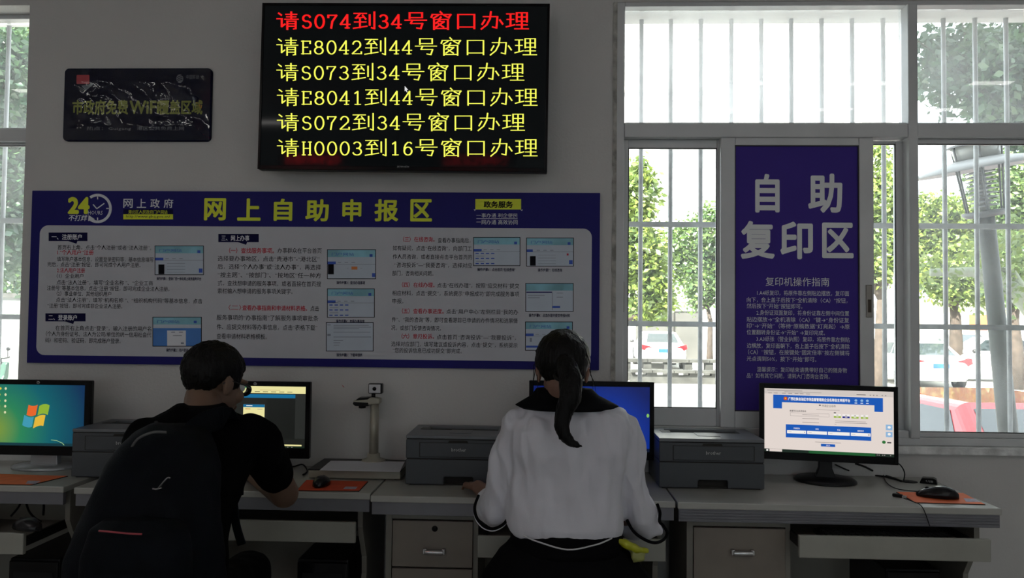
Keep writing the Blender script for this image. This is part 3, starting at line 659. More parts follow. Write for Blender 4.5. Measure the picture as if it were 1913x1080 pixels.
def monitor(label, x0p, x1p, ytop, ybot, Y, yaw, bez, scr, base, silver=False, badge=None):
    """x0p..x1p, ytop..ybot: outline in the photograph, read off at depth Y; bez: left, right, top, bottom"""
    xm = (x0p+x1p)/2; A = pw(x0p, (ytop+ybot)/2, Y); B_ = pw(x1p, (ytop+ybot)/2, Y); W = (B_.x-A.x)/cos(yaw)
    zt, zb = pw(xm, ytop, Y).z, pw(xm, ybot, Y).z; c = ((A.x+B_.x)/2, Y+.06, TOP)
    r = thing('monitor', label, 'monitor', c, -yaw)
    yf = -.06; z0, z1 = zb-TOP, zt-TOP
    MB().box(-W/2, W/2, yf, yf+.022, z0, z1).build('casing', m_fr, r, bevel=.004)
    bk = MB(); bk.box(-W*.32, W*.32, yf+.022, yf+.045, z0+.03, z1-.05); bk.build('back_cover', m_fr, r, bevel=.01)
    f = MB(); frame_rect(f, -W/2, W/2, z0, z1, bez[0], bez[1], bez[2], bez[3], yf-.003, yf+.001); f.build('bezel', m_blk, r, bevel=.001)
    sx0, sx1, sz0, sz1 = -W/2+bez[0], W/2-bez[1], z0+bez[3], z1-bez[2]
    scrm = scr(sx0, sx1, sz0, sz1) if callable(scr) else scr
    MB().box(sx0, sx1, yf-.0008, yf+.002, sz0, sz1).build('screen', scrm, r)
    st = MB(); m = m_silver if silver else m_fr
    rx, ry = base
    st.lathe([(.0, 0), (1, 0), (1.0, .006), (.93, .012), (.3, .017), (0, .018)], n=40, sx=rx, sy=ry); st.build('stand_base', m, r)
    nk = MB(); nk.prism([(-.038, .012), (.038, .012), (.024, .05), (.022, z0+.1), (-.022, z0+.1), (-.024, .05)] if not silver else [(-.055, .012), (.055, .012), (.045, z0+.1), (-.045, z0+.1)], -.016, .012, 'y')
    nk.build('stand_neck', m, r, bevel=.003)
    conv = lambda u, v: (sx0+u*(sx1-sx0), sz1-v*(sz1-sz0))
    P = Print(conv, (0, yf-.0008, 0), (1, 0, 0), (0, 0, 1), (0, -1, 0), .0004)
    if badge:
        b = Print(lambda x, y: (x, y), (0, yf-.003, 0), (1, 0, 0), (0, 0, 1), (0, -1, 0), .0004)
        b.disc(0, z1-bez[2]*.5, .0065, .0055, m_gry, 0); b.text('hp', -.0045, .0045, z1-bez[2]*.5, .006, m_blk, lay=2, fit=True, bold=.03); b.build('badge', r)
    return r, P
def rc(P, u0, v0, u1, v1, m, l=1): P.rect(u0, v0, u1, v1, m, l)
# right: web page
m_pg_ = ME('page_cream', S(224, 212, 205)); m_bl = ME('page_blue', S(10, 84, 178)); m_w = ME('page_white', S(240, 236, 232)); m_g2 = ME('page_grey', S(150, 140, 138)); m_dg = ME('page_dark', S(70, 66, 70))
m_gn = ME('page_green', S(150, 178, 60)); m_nv = ME('page_navy', S(30, 40, 130)); m_lb = ME('page_lightblue', S(140, 178, 214)); m_dgn = ME('task_green', S(22, 84, 40)); m_dk2 = ME('task_dark', S(14, 32, 22)); m_or2 = ME('page_orange', S(200, 70, 30)); m_ggn = ME('ball_green', S(40, 110, 50))
r, P = monitor('black monitor at the far right showing a cream web page with blue banner', 1431, 1673.5, 719.5, 863, -.17, .19, (.018, .015, .018, .028), m_pg_, (.112, .105))
rc(P, 0, 0, 1, .085, ME('browser_grey', S(205, 196, 190)), 0); rc(P, .02, .025, .3, .035, m_g2); rc(P, .16, .045, .45, .052, m_g2)
for u in (.03, .075, .14, .19, .24, .28, .33): rc(P, u, .068, u+.03, .078, m_g2)
rc(P, .72, .055, .79, .065, m_dg)
for u in (.82, .845, .87, .91, .935): rc(P, u, .055, u+.01, .07, m_g2)
rc(P, .07, .10, .92, .315, m_bl, 1); rc(P, .14, .215, .855, .33, m_pg_, 2)
P.disc(.168, .155, .016, .028, m_or2, 2); P.disc(.168, .152, .007, .012, ME('page_gold', S(235, 190, 60)), 3)
P.text('广西壮族自治区市场监督管理局企业名称自主申报平台', .19, .67, .157, .048, m_w, bold=.03)
for u in (.715, .76, .802): P.disc(u, .15, .011, .019, m_lb, 2, 14); rc(P, u-.01, .185, u+.01, .195, m_w, 2)
P.text('申请企业名称', .455, .56, .25, .035, m_dg, lay=3, bold=.01); rc(P, .43, .252, .445, .235, m_dg, 3); rc(P, .41, .31, .59, .315, m_g2, 3)
P.text('请填写企业名称信息', .2, .33, .345, .026, m_dg, bold=.02); rc(P, .205, .372, .51, .425, m_g2, 1); rc(P, .207, .376, .508, .421, m_pg_, 2); rc(P, .30, .395, .43, .402, m_g2, 3)
for v in (.455, .515): rc(P, .3, v, .43, v+.008, m_g2)
rc(P, .545, .345, .562, .36, m_dg)
for u, m in ((.545, m_gn), (.612, m_nv), (.68, m_gn), (.752, m_gn)): rc(P, u, .37, u+.055, .40, m_w, 1); rc(P, u+.02, .38, u+.035, .39, m_g2, 2); rc(P, u, .402, u+.055, .43, m, 1); rc(P, u+.018, .412, u+.037, .42, m_w, 2)
rc(P, .555, .475, .79, .482, m_g2); rc(P, .555, .50, .80, .507, m_g2); rc(P, .55, .525, .565, .53, m_g2)
rc(P, .17, .56, .83, .765, m_bl, 1)
for u0, u1, t in ((.18, .33, '行政区划'), (.338, .492, '字号'), (.5, .667, '行业'), (.675, .825, '组织形式')): rc(P, u0, .65, u1, .70, m_w, 2); a_ = (u0+u1)/2; P.text(t, a_-.012*len(t)/2, a_+.012*len(t)/2, .618, .024, m_w, bold=.02); rc(P, u0+.01, .673, u0+.035, .677, m_g2, 3)
P.disc(.318, .675, .003, .008, m_dg, 3, 8); P.disc(.812, .675, .006, .01, m_g2, 3, 10)
rc(P, .40, .815, .6, .822, m_g2); rc(P, .445, .843, .555, .883, m_bl); P.text('提交', .485, .515, .863, .022, m_w)
rc(P, .94, .505, .99, .59, m_lb); rc(P, .94, .615, .99, .695, m_lb); P.disc(.965, .545, .012, .02, m_w, 2, 12); P.disc(.965, .65, .012, .02, m_w, 2, 12)
P.disc(.925, .775, .014, .025, m_ggn, 2, 16); rc(P, .95, .77, .98, .79, m_dg)
rc(P, 0, .955, 1, 1, m_dgn, 0); rc(P, 0, .955, .35, 1, m_dk2, 1); rc(P, .86, .955, 1, 1, m_dk2, 1); rc(P, .04, .957, .14, .995, m_pg_, 2); rc(P, .015, .965, .03, .99, m_w, 2)
for u in (.87, .885, .91, .925, .97): rc(P, u, .97, u+.009, .982, m_g2, 2)
P.build('web_page', r)
P2q = Print(lambda x, y: (x, y), (0, -.063, 0), (1, 0, 0), (0, 0, 1), (0, -1, 0), .0004)
# woman's: blue desktop
def blue(sx0, sx1, sz0, sz1): return gradmat('blue_desktop', [(0, S(4, 88, 205)), (.45, S(4, 52, 160)), (1, S(3, 22, 92))], sx0+(sx1-sx0)*.55, sz0+.01, (sx1-sx0)*.62)
r, P = monitor('black monitor with an all blue desktop behind the woman in white', 988, 1222, 712.5, 858, -.16, 0.0, (.017, .017, .019, .03), blue, (.11, .10))
m_ic = ME('icon_cream', S(215, 215, 170)); m_ib = ME('icon_blue', S(120, 170, 230)); m_iy = ME('icon_yellow', S(225, 200, 60))
for u, v, m in ((.02, .03, m_ib), (.075, .03, m_iy), (.02, .12, m_iy), (.02, .22, m_ib)): P.disc(u+.018, v+.03, .017, .028, m_ic, 1, 10); rc(P, u+.008, v+.015, u+.028, v+.04, m, 2)
P.disc(.985, .44, .012, .03, ME('icon_green', S(130, 190, 90)), 1, 12); rc(P, .86, .965, .93, .985, m_g2); rc(P, 0, .95, 1, 1, ME('task_blue', S(4, 14, 40)), 0)
rc(P, .9, .97, .95, .985, m_g2, 2)
P.build('desktop_icons', r)
# middle: dark page
m_dkp = ME('page_dim', S(27, 29, 26)); m_crm = ME('page_warm', S(232, 224, 158)); m_tb = ME('page_teal', S(10, 104, 150))
r, P = monitor('black monitor behind the man showing a dimmed page with one pale card', 373, 579, 712.5, 855.5, -.165, .0, (.016, .018, .018, .04), m_dkp, (.12, .10), badge=True)
rc(P, 0, 0, 1, .115, m_crm); rc(P, .40, 0, .46, .03, ME('tab_green', S(30, 150, 100)), 2); rc(P, .55, .06, .75, .066, ME('line_ochre', S(190, 150, 100)), 2)
for u in (.5, .58, .66, .74, .82): rc(P, u, .085, u+.05, .095, ME('line_olive', S(120, 115, 80)), 2)
rc(P, .3, .13, .9, .19, m_tb); rc(P, .62, .2, .9, .85, ME('dim_b', S(21, 23, 21)), 1); rc(P, .9, .13, 1, .85, ME('dim_c', S(38, 40, 38)), 1)
rc(P, .39, .30, .60, .76, m_crm, 2); rc(P, .39, .30, .60, .345, m_tb, 3); rc(P, .42, .315, .48, .328, m_w, 4); rc(P, .41, .37, .46, .378, m_or2, 4); rc(P, .53, .37, .58, .378, m_g2, 4)
rc(P, .2, .945, .97, .97, m_crm, 2); rc(P, 0, .975, 1, 1, m_dk2, 2)
for u in (.72, .76, .79, .83, .87): rc(P, u, .983, u+.012, .993, m_g2, 3)
P.build('dimmed_page', r)
# left: blue green desktop with a window flag emblem
def teal(sx0, sx1, sz0, sz1): return gradmat('teal_desktop', [(0, S(128, 150, 52)), (.28, S(40, 128, 84)), (.6, S(8, 92, 104)), (1, S(5, 44, 82))], sx0+.02, sz0+.06, (sx1-sx0)*1.0)
r, P = monitor('black monitor at the far left with a blue green desktop on a silver stand', -28, 169, 710, 850.5, -.19, .0, (.018, .024, .018, .036), teal, (.13, .08), silver=True, badge=True)
# emblem: four waved panes
fx, fy, su, sv = .505, .50, 1/185., 1/113.
def wave(u): return 4.0*sin((u/22)*pi*.9)
for (ax, bx2, ay, by2, c) in ((-21, -3, -21, -2, S(226, 100, 40)), (1, 21, -17, 1, S(140, 175, 50)), (-25, -6, 0, 19, S(60, 150, 175)), (-3, 17, 3, 23, S(225, 180, 55))):
    top = []; bot = []
    for i in range(7):
        x = ax+(bx2-ax)*i/6; sk = 3.0
        top.append((fx+(x-ay*.18)*su, fy+(ay+wave(-x))*sv)); bot.append((fx+(x-by2*.18)*su, fy+(by2+wave(-x))*sv))
    P.poly(top+bot[::-1], ME('flag_%d' % (len(MATS)), c), 2)
for k, v in enumerate((.07, .17, .27, .36, .46, .56)): P.disc(.045+.12*(k < 5), v, .012, .022, m_ic, 2, 10); P.disc(.10 if k else .11, v, .011, .02, m_iy, 2, 10)
P.line([(.66, .90), (.72, .91), (.78, .95), (.80, .985)], .008, ME('grass_line', S(150, 190, 130)), 2); rc(P, .93, .87, .96, .90, m_w, 2); rc(P, 0, .955, 1, 1, ME('task_teal', S(8, 52, 62)), 0)
P.build('desktop_picture', r)

# ------------------------------------------------------------------ printers
m_pr = M('printer_body', (.065, .072, .082), .5, var=.04, bump=.05, bscale=300)
m_pt = M('printer_top', (.12, .13, .145), .42, var=.04, spec=1.0)
m_logo = M('printer_logo', (.62, .62, .62), .4, var=0)
def printer(label, x0, x1, yf, rz=0):
    W = x1-x0; H = .178; D = .272
    r = thing('printer', label, 'printer', ((x0+x1)/2, yf, TOP), rz); h = W/2
    # paper tray with finger notch, upper housing, lid
    n0, n1 = -.13*W, .155*W; zs = H*.52
    MB().prism([(-h, .004), (n0, .004), (n0, .028), (n0+.004, .032), (n1-.004, .032), (n1, .028), (n1, .004), (h, .004), (h, zs), (-h, zs)], 0, D, 'y').build('paper_tray', m_pr, r, bevel=.003)
    MB().box(n0-.003, n1+.003, .022, .04, .002, .036).build('tray_recess', m_groove, r)
    MB().box(-h+.012, h-.012, .01, D-.01, 0, .006).build('foot_frame', m_groove, r)
    MB().box(-h+.003, h-.003, .003, D-.003, zs, zs+.0025).build('seam', m_groove, r)
    MB().box(-h, h, 0, D, zs+.0025, H-.014).build('housing', m_pr, r, bevel=.004)
    MB().box(-h+.136*W, h-.10*W, -.0022, .002, H*.575, H*.855).build('front_cover', m_pr, r, bevel=.002)
    g = MB(); frame_rect(g, -h+.130*W, h-.094*W, H*.568, H*.862, .002, .002, .002, .002, -.0006, .001); g.build('cover_seam', m_groove, r)
    MB().prism([(-.09*W, H*.862), (.105*W, H*.862), (.095*W, H*.905), (-.08*W, H*.905)], -.0008, .004, 'y').build('handle_slot', m_groove, r)  # flat dark plate, the shade inside the slot put into its colour
    # lid with output well
    wx0, wx1, wy0, wy1 = -h+.14*W, h-.13*W, .145, .235; zt = H
    t = MB(); t.prism([(-h+.004, 0), (h, 0), (h, D), (-h+.012, D), (-h-.0, D-.05), (-h-.0, .012)], H-.0135, H-.012, 'z')
    t.build('lid_seam', m_groove, r)
    t = MB(); o = [(-h, .0), (h, .0), (h, D), (-h, D)]; z0_ = H-.012
    t.box(-h, h, 0, wy0, z0_, zt); t.box(-h, h, wy1, D, z0_, zt); t.box(-h, wx0, wy0, wy1, z0_, zt); t.box(wx1, h, wy0, wy1, z0_, zt); t.build('lid', m_pt, r, bevel=.002)
    MB().box(wx0-.002, wx1+.002, wy0-.002, wy1+.002, H-.0119, H-.010).build('output_well', m_groove, r)
    MB().box(-.1*W, .12*W, .06, wy0-.004, zt, zt+.0018).build('paper_flap', m_pt, r, bevel=.0008)
    MB().box(-h+.03, -h+.065, wy0, wy0+.05, zt, zt+.0018).build('control_panel', m_fr, r, bevel=.0008)
    P = Print(lambda x, y: (x, y), (0, -.0022, 0), (1, 0, 0), (0, 0, 1), (0, -1, 0), .0004)
    P.text('brother', -.055*W, .085*W, H*.725, .0125, m_logo, fit=True, bold=.01); P.build('lettering', r, label='pale lettering on the front cover')
    return r
printer('dark grey laser printer below the purple poster, right of the blue monitor', pw(1231, 912, -.29).x, pw(1428, 916, -.29).x, -.292)
printer('dark grey laser printer between the document camera and the woman', pw(757, 907, -.32).x, pw(757, 907, -.32).x+.37, -.318)
printer('dark grey laser printer at the left, half hidden by the man', pw(131, 891, -.3).x+.004, pw(131, 891, -.3).x+.372, -.296, .03)

# ------------------------------------------------------------------ document camera with paper
m_dc = M('camera_champagne', (.42, .40, .33), .4, .35); m_dcl = M('camera_lens_plate', (.62, .63, .66), .4)
o_ = pz(660, 896, TOP)
dc = thing('document_camera', 'document camera with tall champagne column and small webcam on a flat black base', 'camera', (0, 0, 0))
xa, xb = pw(576, 890, o_.y).x, pw(748, 890, o_.y).x; ya, yb2 = o_.y, -.03
MB().box(xa, xb, ya, yb2, TOP+.003, TOP+.031).build('base_plate', m_dc, dc, bevel=.003)
MB().box(xa-.002, xb+.002, ya-.002, yb2+.002, TOP+.031, TOP+.036).build('base_mat', m_fr, dc, bevel=.002)
b = MB(); 
for px in (xa+.02, xb-.02):
    for yy in (ya+.02, yb2-.02): b.cyl((px, yy, TOP), (px, yy, TOP+.004), .01, n=10)
b.build('rubber_feet', m_fr, dc)
yc_ = -.065; xc = pw(698, 850, yc_).x; zt = pw(700, 757, yc_).z
b = MB(); b.lathe([(.048, 0), (.045, .006), (.026, .012), (.024, .03), (0, .031)], (xc, yc_, TOP+.036), 28); b.build('column_foot', m_dc, dc)
xt = pw(700, 757, yc_).x
b = MB(); b.tube([(xc, yc_, TOP+.05), (xt, yc_, zt+.004)], [.0235, .0225], 24, flat=.75); b.build('column', m_dc, dc)
hx = pw(663, 750, yc_).x
b = MB(); b.prism([(xt+.023, zt+.006), (xt+.023, zt+.028), (xt-.005, zt+.032), (xt-.035, zt+.029), (hx, zt+.02), (hx-.002, zt+.012), (hx+.01, zt+.004), (xt-.03, zt+.002)], yc_-.024, yc_+.022, 'y'); b.build('camera_head', m_dc, dc, bevel=.004)
b = MB(); b.prism([(hx-.003, zt+.006), (hx+.008, zt-.002), (xt-.02, zt-.002), (xt-.02, zt+.012), (hx, zt+.014)], yc_-.026, yc_+.02, 'y'); b.cyl((hx+.03, yc_-.002, zt-.012), (hx+.03, yc_-.002, zt), .014, n=16); b.build('lens_shroud', m_fr, dc, bevel=.002)
MB().prism([(hx+.006, zt+.019), (hx+.02, zt+.030), (xt-.012, zt+.033), (xt-.022, zt+.024)], yc_-.0255, yc_+.02, 'y').build('head_cap', m_fr, dc, bevel=.002)
w0, w1 = pw(687.5, 727, yc_-.02).x, pw(711.5, 727, yc_-.02).x; wz0, wz1 = pw(700, 736, yc_-.02).z, pw(700, 717, yc_-.02).z
MB().box(w0, w1+.004, yc_-.018, yc_+.012, wz0, wz1).build('webcam', m_fr, dc, bevel=.004, seg=3)
wc = MB().box(w0+.003, w1-.002, yc_-.0195, yc_-.017, wz0+.003, wz1-.003).build('webcam_face', m_dcl, dc, bevel=.002)
MB().cyl(((w0+w1)/2, yc_-.021, (wz0+wz1)/2), ((w0+w1)/2, yc_-.017, (wz0+wz1)/2), .0075, n=20).build('lens', m_blk, wc)
MB().cyl((xt-.005, yc_-.002, zt+.028), (xt-.005, yc_-.002, wz0+.002), .008, n=12).build('hinge', m_fr, dc)
m_pap = M('paper', (.66, .67, .72), .7, var=.03)
zz = TOP+.0368; pts = [pz(597, 879, zz), pz(747, 882, zz), pz(756, 863, zz), pz(618, 861.5, zz)]
b = MB(); b.prism([(p.x, p.y) for p in pts], zz, zz+.0012, 'z'); pp = b.build('paper_sheet', m_pap); tag(pp, 'white paper sheets lying on the base of the document camera', 'paper')

# ------------------------------------------------------------------ mouse mats, mice, cables
m_mat = M('mat_orange', S(232, 112, 62), .7, var=.08, nscale=25); m_matr = M('mat_red', (.62, .07, .02), .7, var=.08, nscale=25); m_matp = M('mat_print', (.42, .36, .45), .7, var=.2, nscale=90)
def mat_(label, px, m, printq):
    r = thing('mouse_mat', label, 'mouse mat', group='orange mouse mats on the desks')
    q = [pz(x, y, TOP+.003) for x, y in px]; b = MB(); b.prism([(p.x, p.y) for p in q], TOP, TOP+.0022, 'z'); b.build('rubber_base', m_mblk, r)
    c = sum(((p.x, p.y) for p in q), ()); cx_ = sum(p.x for p in q)/4; cy_ = sum(p.y for p in q)/4
    b = MB(); b.prism([(cx_+(p.x-cx_)*.985, cy_+(p.y-cy_)*.98) for p in q], TOP+.0022, TOP+.003, 'z'); b.build('cloth_top', m, r)
    q = [pz(x, y, TOP+.0034) for x, y in printq]; b = MB(); b.prism([(p.x, p.y) for p in q], TOP+.003, TOP+.0034, 'z'); b.build('print', m_matp, r)
mat_('orange mouse mat at the far right corner of the right desk', [(1674, 918.5), (1710, 938.5), (1841, 942), (1800, 921)], m_mat, [(1800, 931), (1805, 937.5), (1832, 938), (1822, 932)])
mat_('orange mouse mat in front of the far left monitor', [(-45, 884), (-60, 903), (58, 905.5), (127, 889)], m_mat, [(52, 898), (48, 903.5), (66, 904), (76, 898.5)])
mat_('red orange mouse mat beside the document camera base', [(572, 896.5), (554, 916), (671, 917), (688, 899)], m_matr, [(646, 909), (641, 913.5), (664, 914), (668, 909.5)])
m_mouse = M('mouse_plastic', (.008, .008, .010), .25, var=.04, spec=.35)
def mouse(label, px, py, Z, rz, s=1.0, group='black computer mice'):
    p = pz(px, py, Z); r = thing('computer_mouse', label, 'mouse', (p.x, p.y, Z), rz)
    b = MB(); rings = []
    for i in range(11):
        t = i/10; y = (-.056+.112*t)*s; k = max(.05, sin(pi*min(max(t, .015), .985)))**.45; wd = .031*s*k*(1-.12*t); hh = (.036*k*(1-.45*t)+.004)*s
        rings.append([(wd*cos(a), y, .002+hh*max(0, sin(a))**.8 if sin(a) > 0 else .0015) for a in [2*pi*j/20 for j in range(20)]])
    b.ring(rings); b.build('shell', m_mouse, r)
    MB().cyl((-.003*s, .026*s, .022*s), (.003*s, .026*s, .022*s), .0075*s, n=14).build('scroll_wheel', m_mblk, r)
    return p
mouse('black mouse on the orange mat at the far right', 1751, 929, TOP+.0035, radians(72), 1.15)
mouse('black mouse on the red orange mat beside the document camera', 601, 906, TOP+.0035, radians(0), 1.0)
mouse('black mouse on the keyboard tray at the far left', 50, 988, .63, radians(65), 1.15)
def cable(label, pts, r=.0028, name='cable'):
    b = MB(); P_ = [Vector(p) for p in pts]; out = []
    for i in range(len(P_)-1):
        p0 = P_[max(i-1, 0)]; p1 = P_[i]; p2 = P_[i+1]; p3 = P_[min(i+2, len(P_)-1)]
        for k in range(6):
            t = k/6; out.append(.5*((2*p1)+(p2-p0)*t+(2*p0-5*p1+4*p2-p3)*t*t+(3*p1-p0-3*p2+p3)*t**3))
    out.append(P_[-1]); b.tube(out, r, 8); o = b.build(name, m_mblk); return tag(o, label, 'cable')
Zc = TOP+.004
def zc(x, y, z=Zc): return pz(x, y, z)
cable('thick black cable running from under the right monitor across the desk back', [pw(1598, 866, -.10), pw(1615, 872, -.08), zc(1640, 884), zc(1668, 893), zc(1684, 899)], .004)
cable('second black cable beside the thick one at the right monitor', [pw(1560, 868, -.09), zc(1600, 884), zc(1650, 890), zc(1683, 898)], .003)
cable('thin black cable looping down behind the right monitor edge', [pw(1672, 862, -.12), pw(1683, 870, -.10), pw(1690, 884, -.09), zc(1688, 898)], .0022)
cable('black mouse lead curving across the right desk to the mouse', [zc(1650, 884), zc(1655, 900), zc(1672, 912), zc(1700, 917), zc(1735, 919)], .0018)
cable('black lead from the plug over the desk front edge', [zc(1688, 931), zc(1705, 937), (zc(1715, 944, TOP).x, y3-.003, TOP+.001), (zc(1728, 944, TOP).x, y3-.003, TOP-.06)], .0014)
cable('coiled black cables beside the document camera', [pw(530, 862, -.12), zc(545, 872), zc(565, 868, TOP+.02), zc(574, 880), zc(566, 887)], .003)
gr = thing('grommet', 'flat black cable grommet set in the right desk top', 'grommet'); p = pz(1698, 900, TOP)
b = MB(); b.lathe([(.03, 0), (.03, .0015), (.022, .002), (0, .002)], (p.x, p.y, TOP), 24); b.build('cap', m_mblk, gr)
MB().box(p.x-.008, p.x+.001, p.y-.006, p.y+.006, TOP+.001, TOP+.0026).build('cable_slot', m_groove, gr)
p = pz(1735, 903, TOP); hb = thing('usb_hub', 'small black glossy box at the back corner of the right desk', 'usb hub', (p.x, p.y, TOP), -.5)
MB().prism([(-.03, 0), (.03, 0), (.026, .018), (.015, .023), (-.022, .02)], -.02, .02, 'y').build('case', m_blk, hb, bevel=.003)
P = Print(lambda x, y: (x, y), (0, -.02, .0), (1, 0, 0), (0, 0, 1), (0, -1, 0), .0005); P.text('USB', -.008, .016, .011, .007, m_gry, fit=True); P.build('print', hb)
p = pz(1679, 929, TOP); pg = thing('usb_plug', 'small black plug lying left of the far right mouse mat', 'plug', (p.x, p.y, TOP), -.7)
MB().box(-.02, .012, -.007, .007, 0, .011).build('body', m_mblk, pg, bevel=.003); MB().box(.012, .026, -.005, .005, .003, .008).build('connector', m_steel, pg)
for k_, pts_ in enumerate((((44, 922, -.2), (36, 945, -.25), (20, 965, -.28)), ((46, 922, -.22), (52, 950, -.25), (62, 965, -.28), (76, 975, -.3)), ((80, 922, -.2), (82, 945, -.22), (81, 962, -.25)))):
    cable(('thin black lead hanging to the left under the far left desk', 'black lead curving right to the mouse tray under the far left desk', 'short straight black lead hanging under the far left desk')[k_], [pw(*q_) for q_ in pts_], .004)
# keyboards on the trays, computers under the desks
m_key = M('keyboard_black', (.018, .018, .02), .45, var=.05)
def keyboard(label, x0, x1, y0, z):
    r = thing('keyboard', label, 'keyboard', ((x0+x1)/2, y0+.075, z)); h = (x1-x0)/2
    MB().box(-h, h, -.075, .075, 0, .016).build('case', m_key, r, bevel=.004)
    b = MB(); n = int(h*2/.0205)
    for j in range(6):
        for i in range(n): x = -h+.01+i*(2*h-.02)/n; b.box(x, x+.016, -.065+j*.022, -.049+j*.022, .016, .022)
    o = b.build('keys', m_key, r); o['kind'] = 'stuff'
keyboard('black keyboard on the pulled out tray of the right desk', pw(1540, 1000, -.5).x, pw(1790, 1000, -.5).x, -.54, pw(1600, 1003, -.58).z-.04)
keyboard('black keyboard on the tray in front of the woman', -.07, .36, -.52, pw(1000, 1002, -.55).z-.04)
keyboard('black keyboard on the tray at the far left', -2.32, -1.95, -.54, .6305-.0)
def tower(label, x, y0, hgt=.42):
    r = thing('computer_tower', label, 'computer', (x, y0+.2, 0)); m = m_fr
    MB().box(-.09, .09, -.2, .2, .012, hgt).build('case', m, r, bevel=.006)
    MB().box(-.088, .088, -.208, -.2, .02, hgt-.008).build('front_panel', m_blk, r, bevel=.004)
    MB().box(-.07, .07, -.2095, -.2078, hgt-.08, hgt-.045).build('disc_drive', m_mblk, r)
    MB().cyl((0, -.2105, hgt-.12), (0, -.207, hgt-.12), .011, n=16).build('power_button', m_silver, r)
    b = MB(); [b.box(sx-.012, sx+.012, yy-.02, yy+.02, 0, .013) for sx in (-.07, .07) for yy in (-.15, .15)]; b.build('feet', m_mblk, r)
tower('black computer tower under the right desk tray', pw(1680, 1060, -.3).x, -.40, pw(1680, 1054, -.35).z)
tower('black computer tower under the far left desk', pw(95, 1040, -.3).x+.02, -.42, pw(95, 1032, -.35).z)
tower('black computer tower under the middle desk', -.76, -.38, .5)
# ------------------------------------------------------------------ outside
GZ = -.7
m_gnd = M('yard_concrete', (.46, .45, .42), .9, var=.12, nscale=.6, bump=.3)
struct(MB().box(-45, 60, WT, 75, GZ-.2, GZ).build('ground', m_gnd))
m_bwall = M('building_white', (.78, .77, .74), .85, var=.04, nscale=1.2)
m_bwin = M('building_window', (.46, .48, .48), .3, var=.1); m_brail = M('building_rail', (.55, .56, .56), .5)
m_ledge = M('building_ledge', (.62, .60, .55), .8)
def building(label, cx, cy, w_, dpt, h_, rz, bays, floors, fh=3.0, z0=.3, plain=()):
    r = thing('building', label, 'building', (cx, cy, GZ), rz)
    MB().box(-w_/2, w_/2, 0, dpt, 0, h_).build('wall', m_bwall, r)
    for k in range(1, floors): MB().box(-w_/2-.1, w_/2+.1, -.15, 0, k*fh-.1, k*fh+.05).build('ledge', m_ledge, r)
    bw = w_/bays; fm = {}
    for k in range(floors):
        for i in range(bays):
            if (i, k) in plain: continue
            x = -w_/2+bw*(i+.5); wd = min(1.5, bw*.55); z = k*fh+1.0; balc = (i % 2 == 1 and k > 0)
            if 'f' not in fm:
                f = MB(); frame_rect(f, -wd/2, wd/2, 0, 1.5, .07, .07, .07, .09, -.06, 0); f.box(-.03, .03, -.05, 0, .09, 1.43); f.box(-wd/2+.07, wd/2-.07, -.05, 0, 1.0, 1.05)
                fo = f.build('window', m_ledge, r); fo.location = (x, 0, z); MB().box(-wd/2+.06, wd/2-.06, -.025, -.003, .08, 1.44).build('pane', m_bwin, fo)
                g = MB(); 
                for q in range(9): xx = -wd/2+wd*q/8; g.box(xx-.012, xx+.012, -.12, -.10, .02, 1.48)
                for zz in (.04, .75, 1.46): g.box(-wd/2, wd/2, -.12, -.10, zz-.015, zz+.015)
                g.build('window_bars', m_brail, fo); fm['f'] = fo
            else:
                c = copy_tree(fm['f'], r); c.location = (x, 0, z)
            if balc:
                if 'b' not in fm:
                    g = MB(); g.box(-bw*.42, bw*.42, -1.1, 0, -.12, 0); bo = g.build('balcony', m_bwall, r)
                    g = MB()
                    for q in range(17): xx = -bw*.41+bw*.82*q/16; g.box(xx-.015, xx+.015, -1.08, -1.05, 0, .95)
                    g.box(-bw*.42, bw*.42, -1.1, -1.03, .92, 1.0); g.build('railing', m_brail, bo); bo.location = (x, 0, k*fh+.02); fm['b'] = bo
                else: c = copy_tree(fm['b'], r); c.location = (x, 0, k*fh+.02)
    return r
pa = Q(1395, 500, 44); building('tall white building with barred windows and balconies beyond the middle trees', pa.x, pa.y, 17.5, 10, 27, -.06, 5, 9, plain={(0, 2), (0, 3), (0, 4), (0, 5), (0, 6), (2, 3), (2, 4), (2, 5), (2, 6), (4, 3), (4, 5), (4, 6), (4, 2), (2, 2), (3, 3), (1, 5)})
pa = Q(1830, 600, 46); bl_ = thing('building', 'low cream wall building with red signs beyond the parked cars', 'building', (pa.x+3, pa.y, GZ))
m_cream = M('cream_wall', (.72, .66, .48), .85); m_sred = M('sign_red', (.62, .10, .04), .6)
MB().box(-7, 12, 0, 5, 0, 3.1).build('wall', m_cream, bl_); MB().box(-7.3, 12.3, -.5, 5.3, 3.1, 3.4).build('roof', m_ledge, bl_)
for xx in (-3.6, .4, 4.2): MB().box(xx, xx+1.0, -.06, 0, 1.5, 2.4).build('red_sign', m_sred, bl_)
for xx in (-6, -1.6, 2.4, 6.5): MB().box(xx, xx+1.2, -.04, 0, 1.0, 2.3).build('window', m_bwin, bl_)
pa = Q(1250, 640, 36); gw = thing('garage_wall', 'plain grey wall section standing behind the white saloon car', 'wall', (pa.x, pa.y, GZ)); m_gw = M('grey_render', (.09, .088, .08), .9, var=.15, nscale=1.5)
MB().box(-1.5, 1.5, 0, .3, 0, 2.35).build('wall_panel', m_gw, gw); MB().box(-1.6, 1.6, -.06, .36, 2.35, 2.47).build('coping', m_ledge, gw); MB().box(.2, .26, -.03, 0, 0, 2.3).build('joint_strip', m_groove, gw)
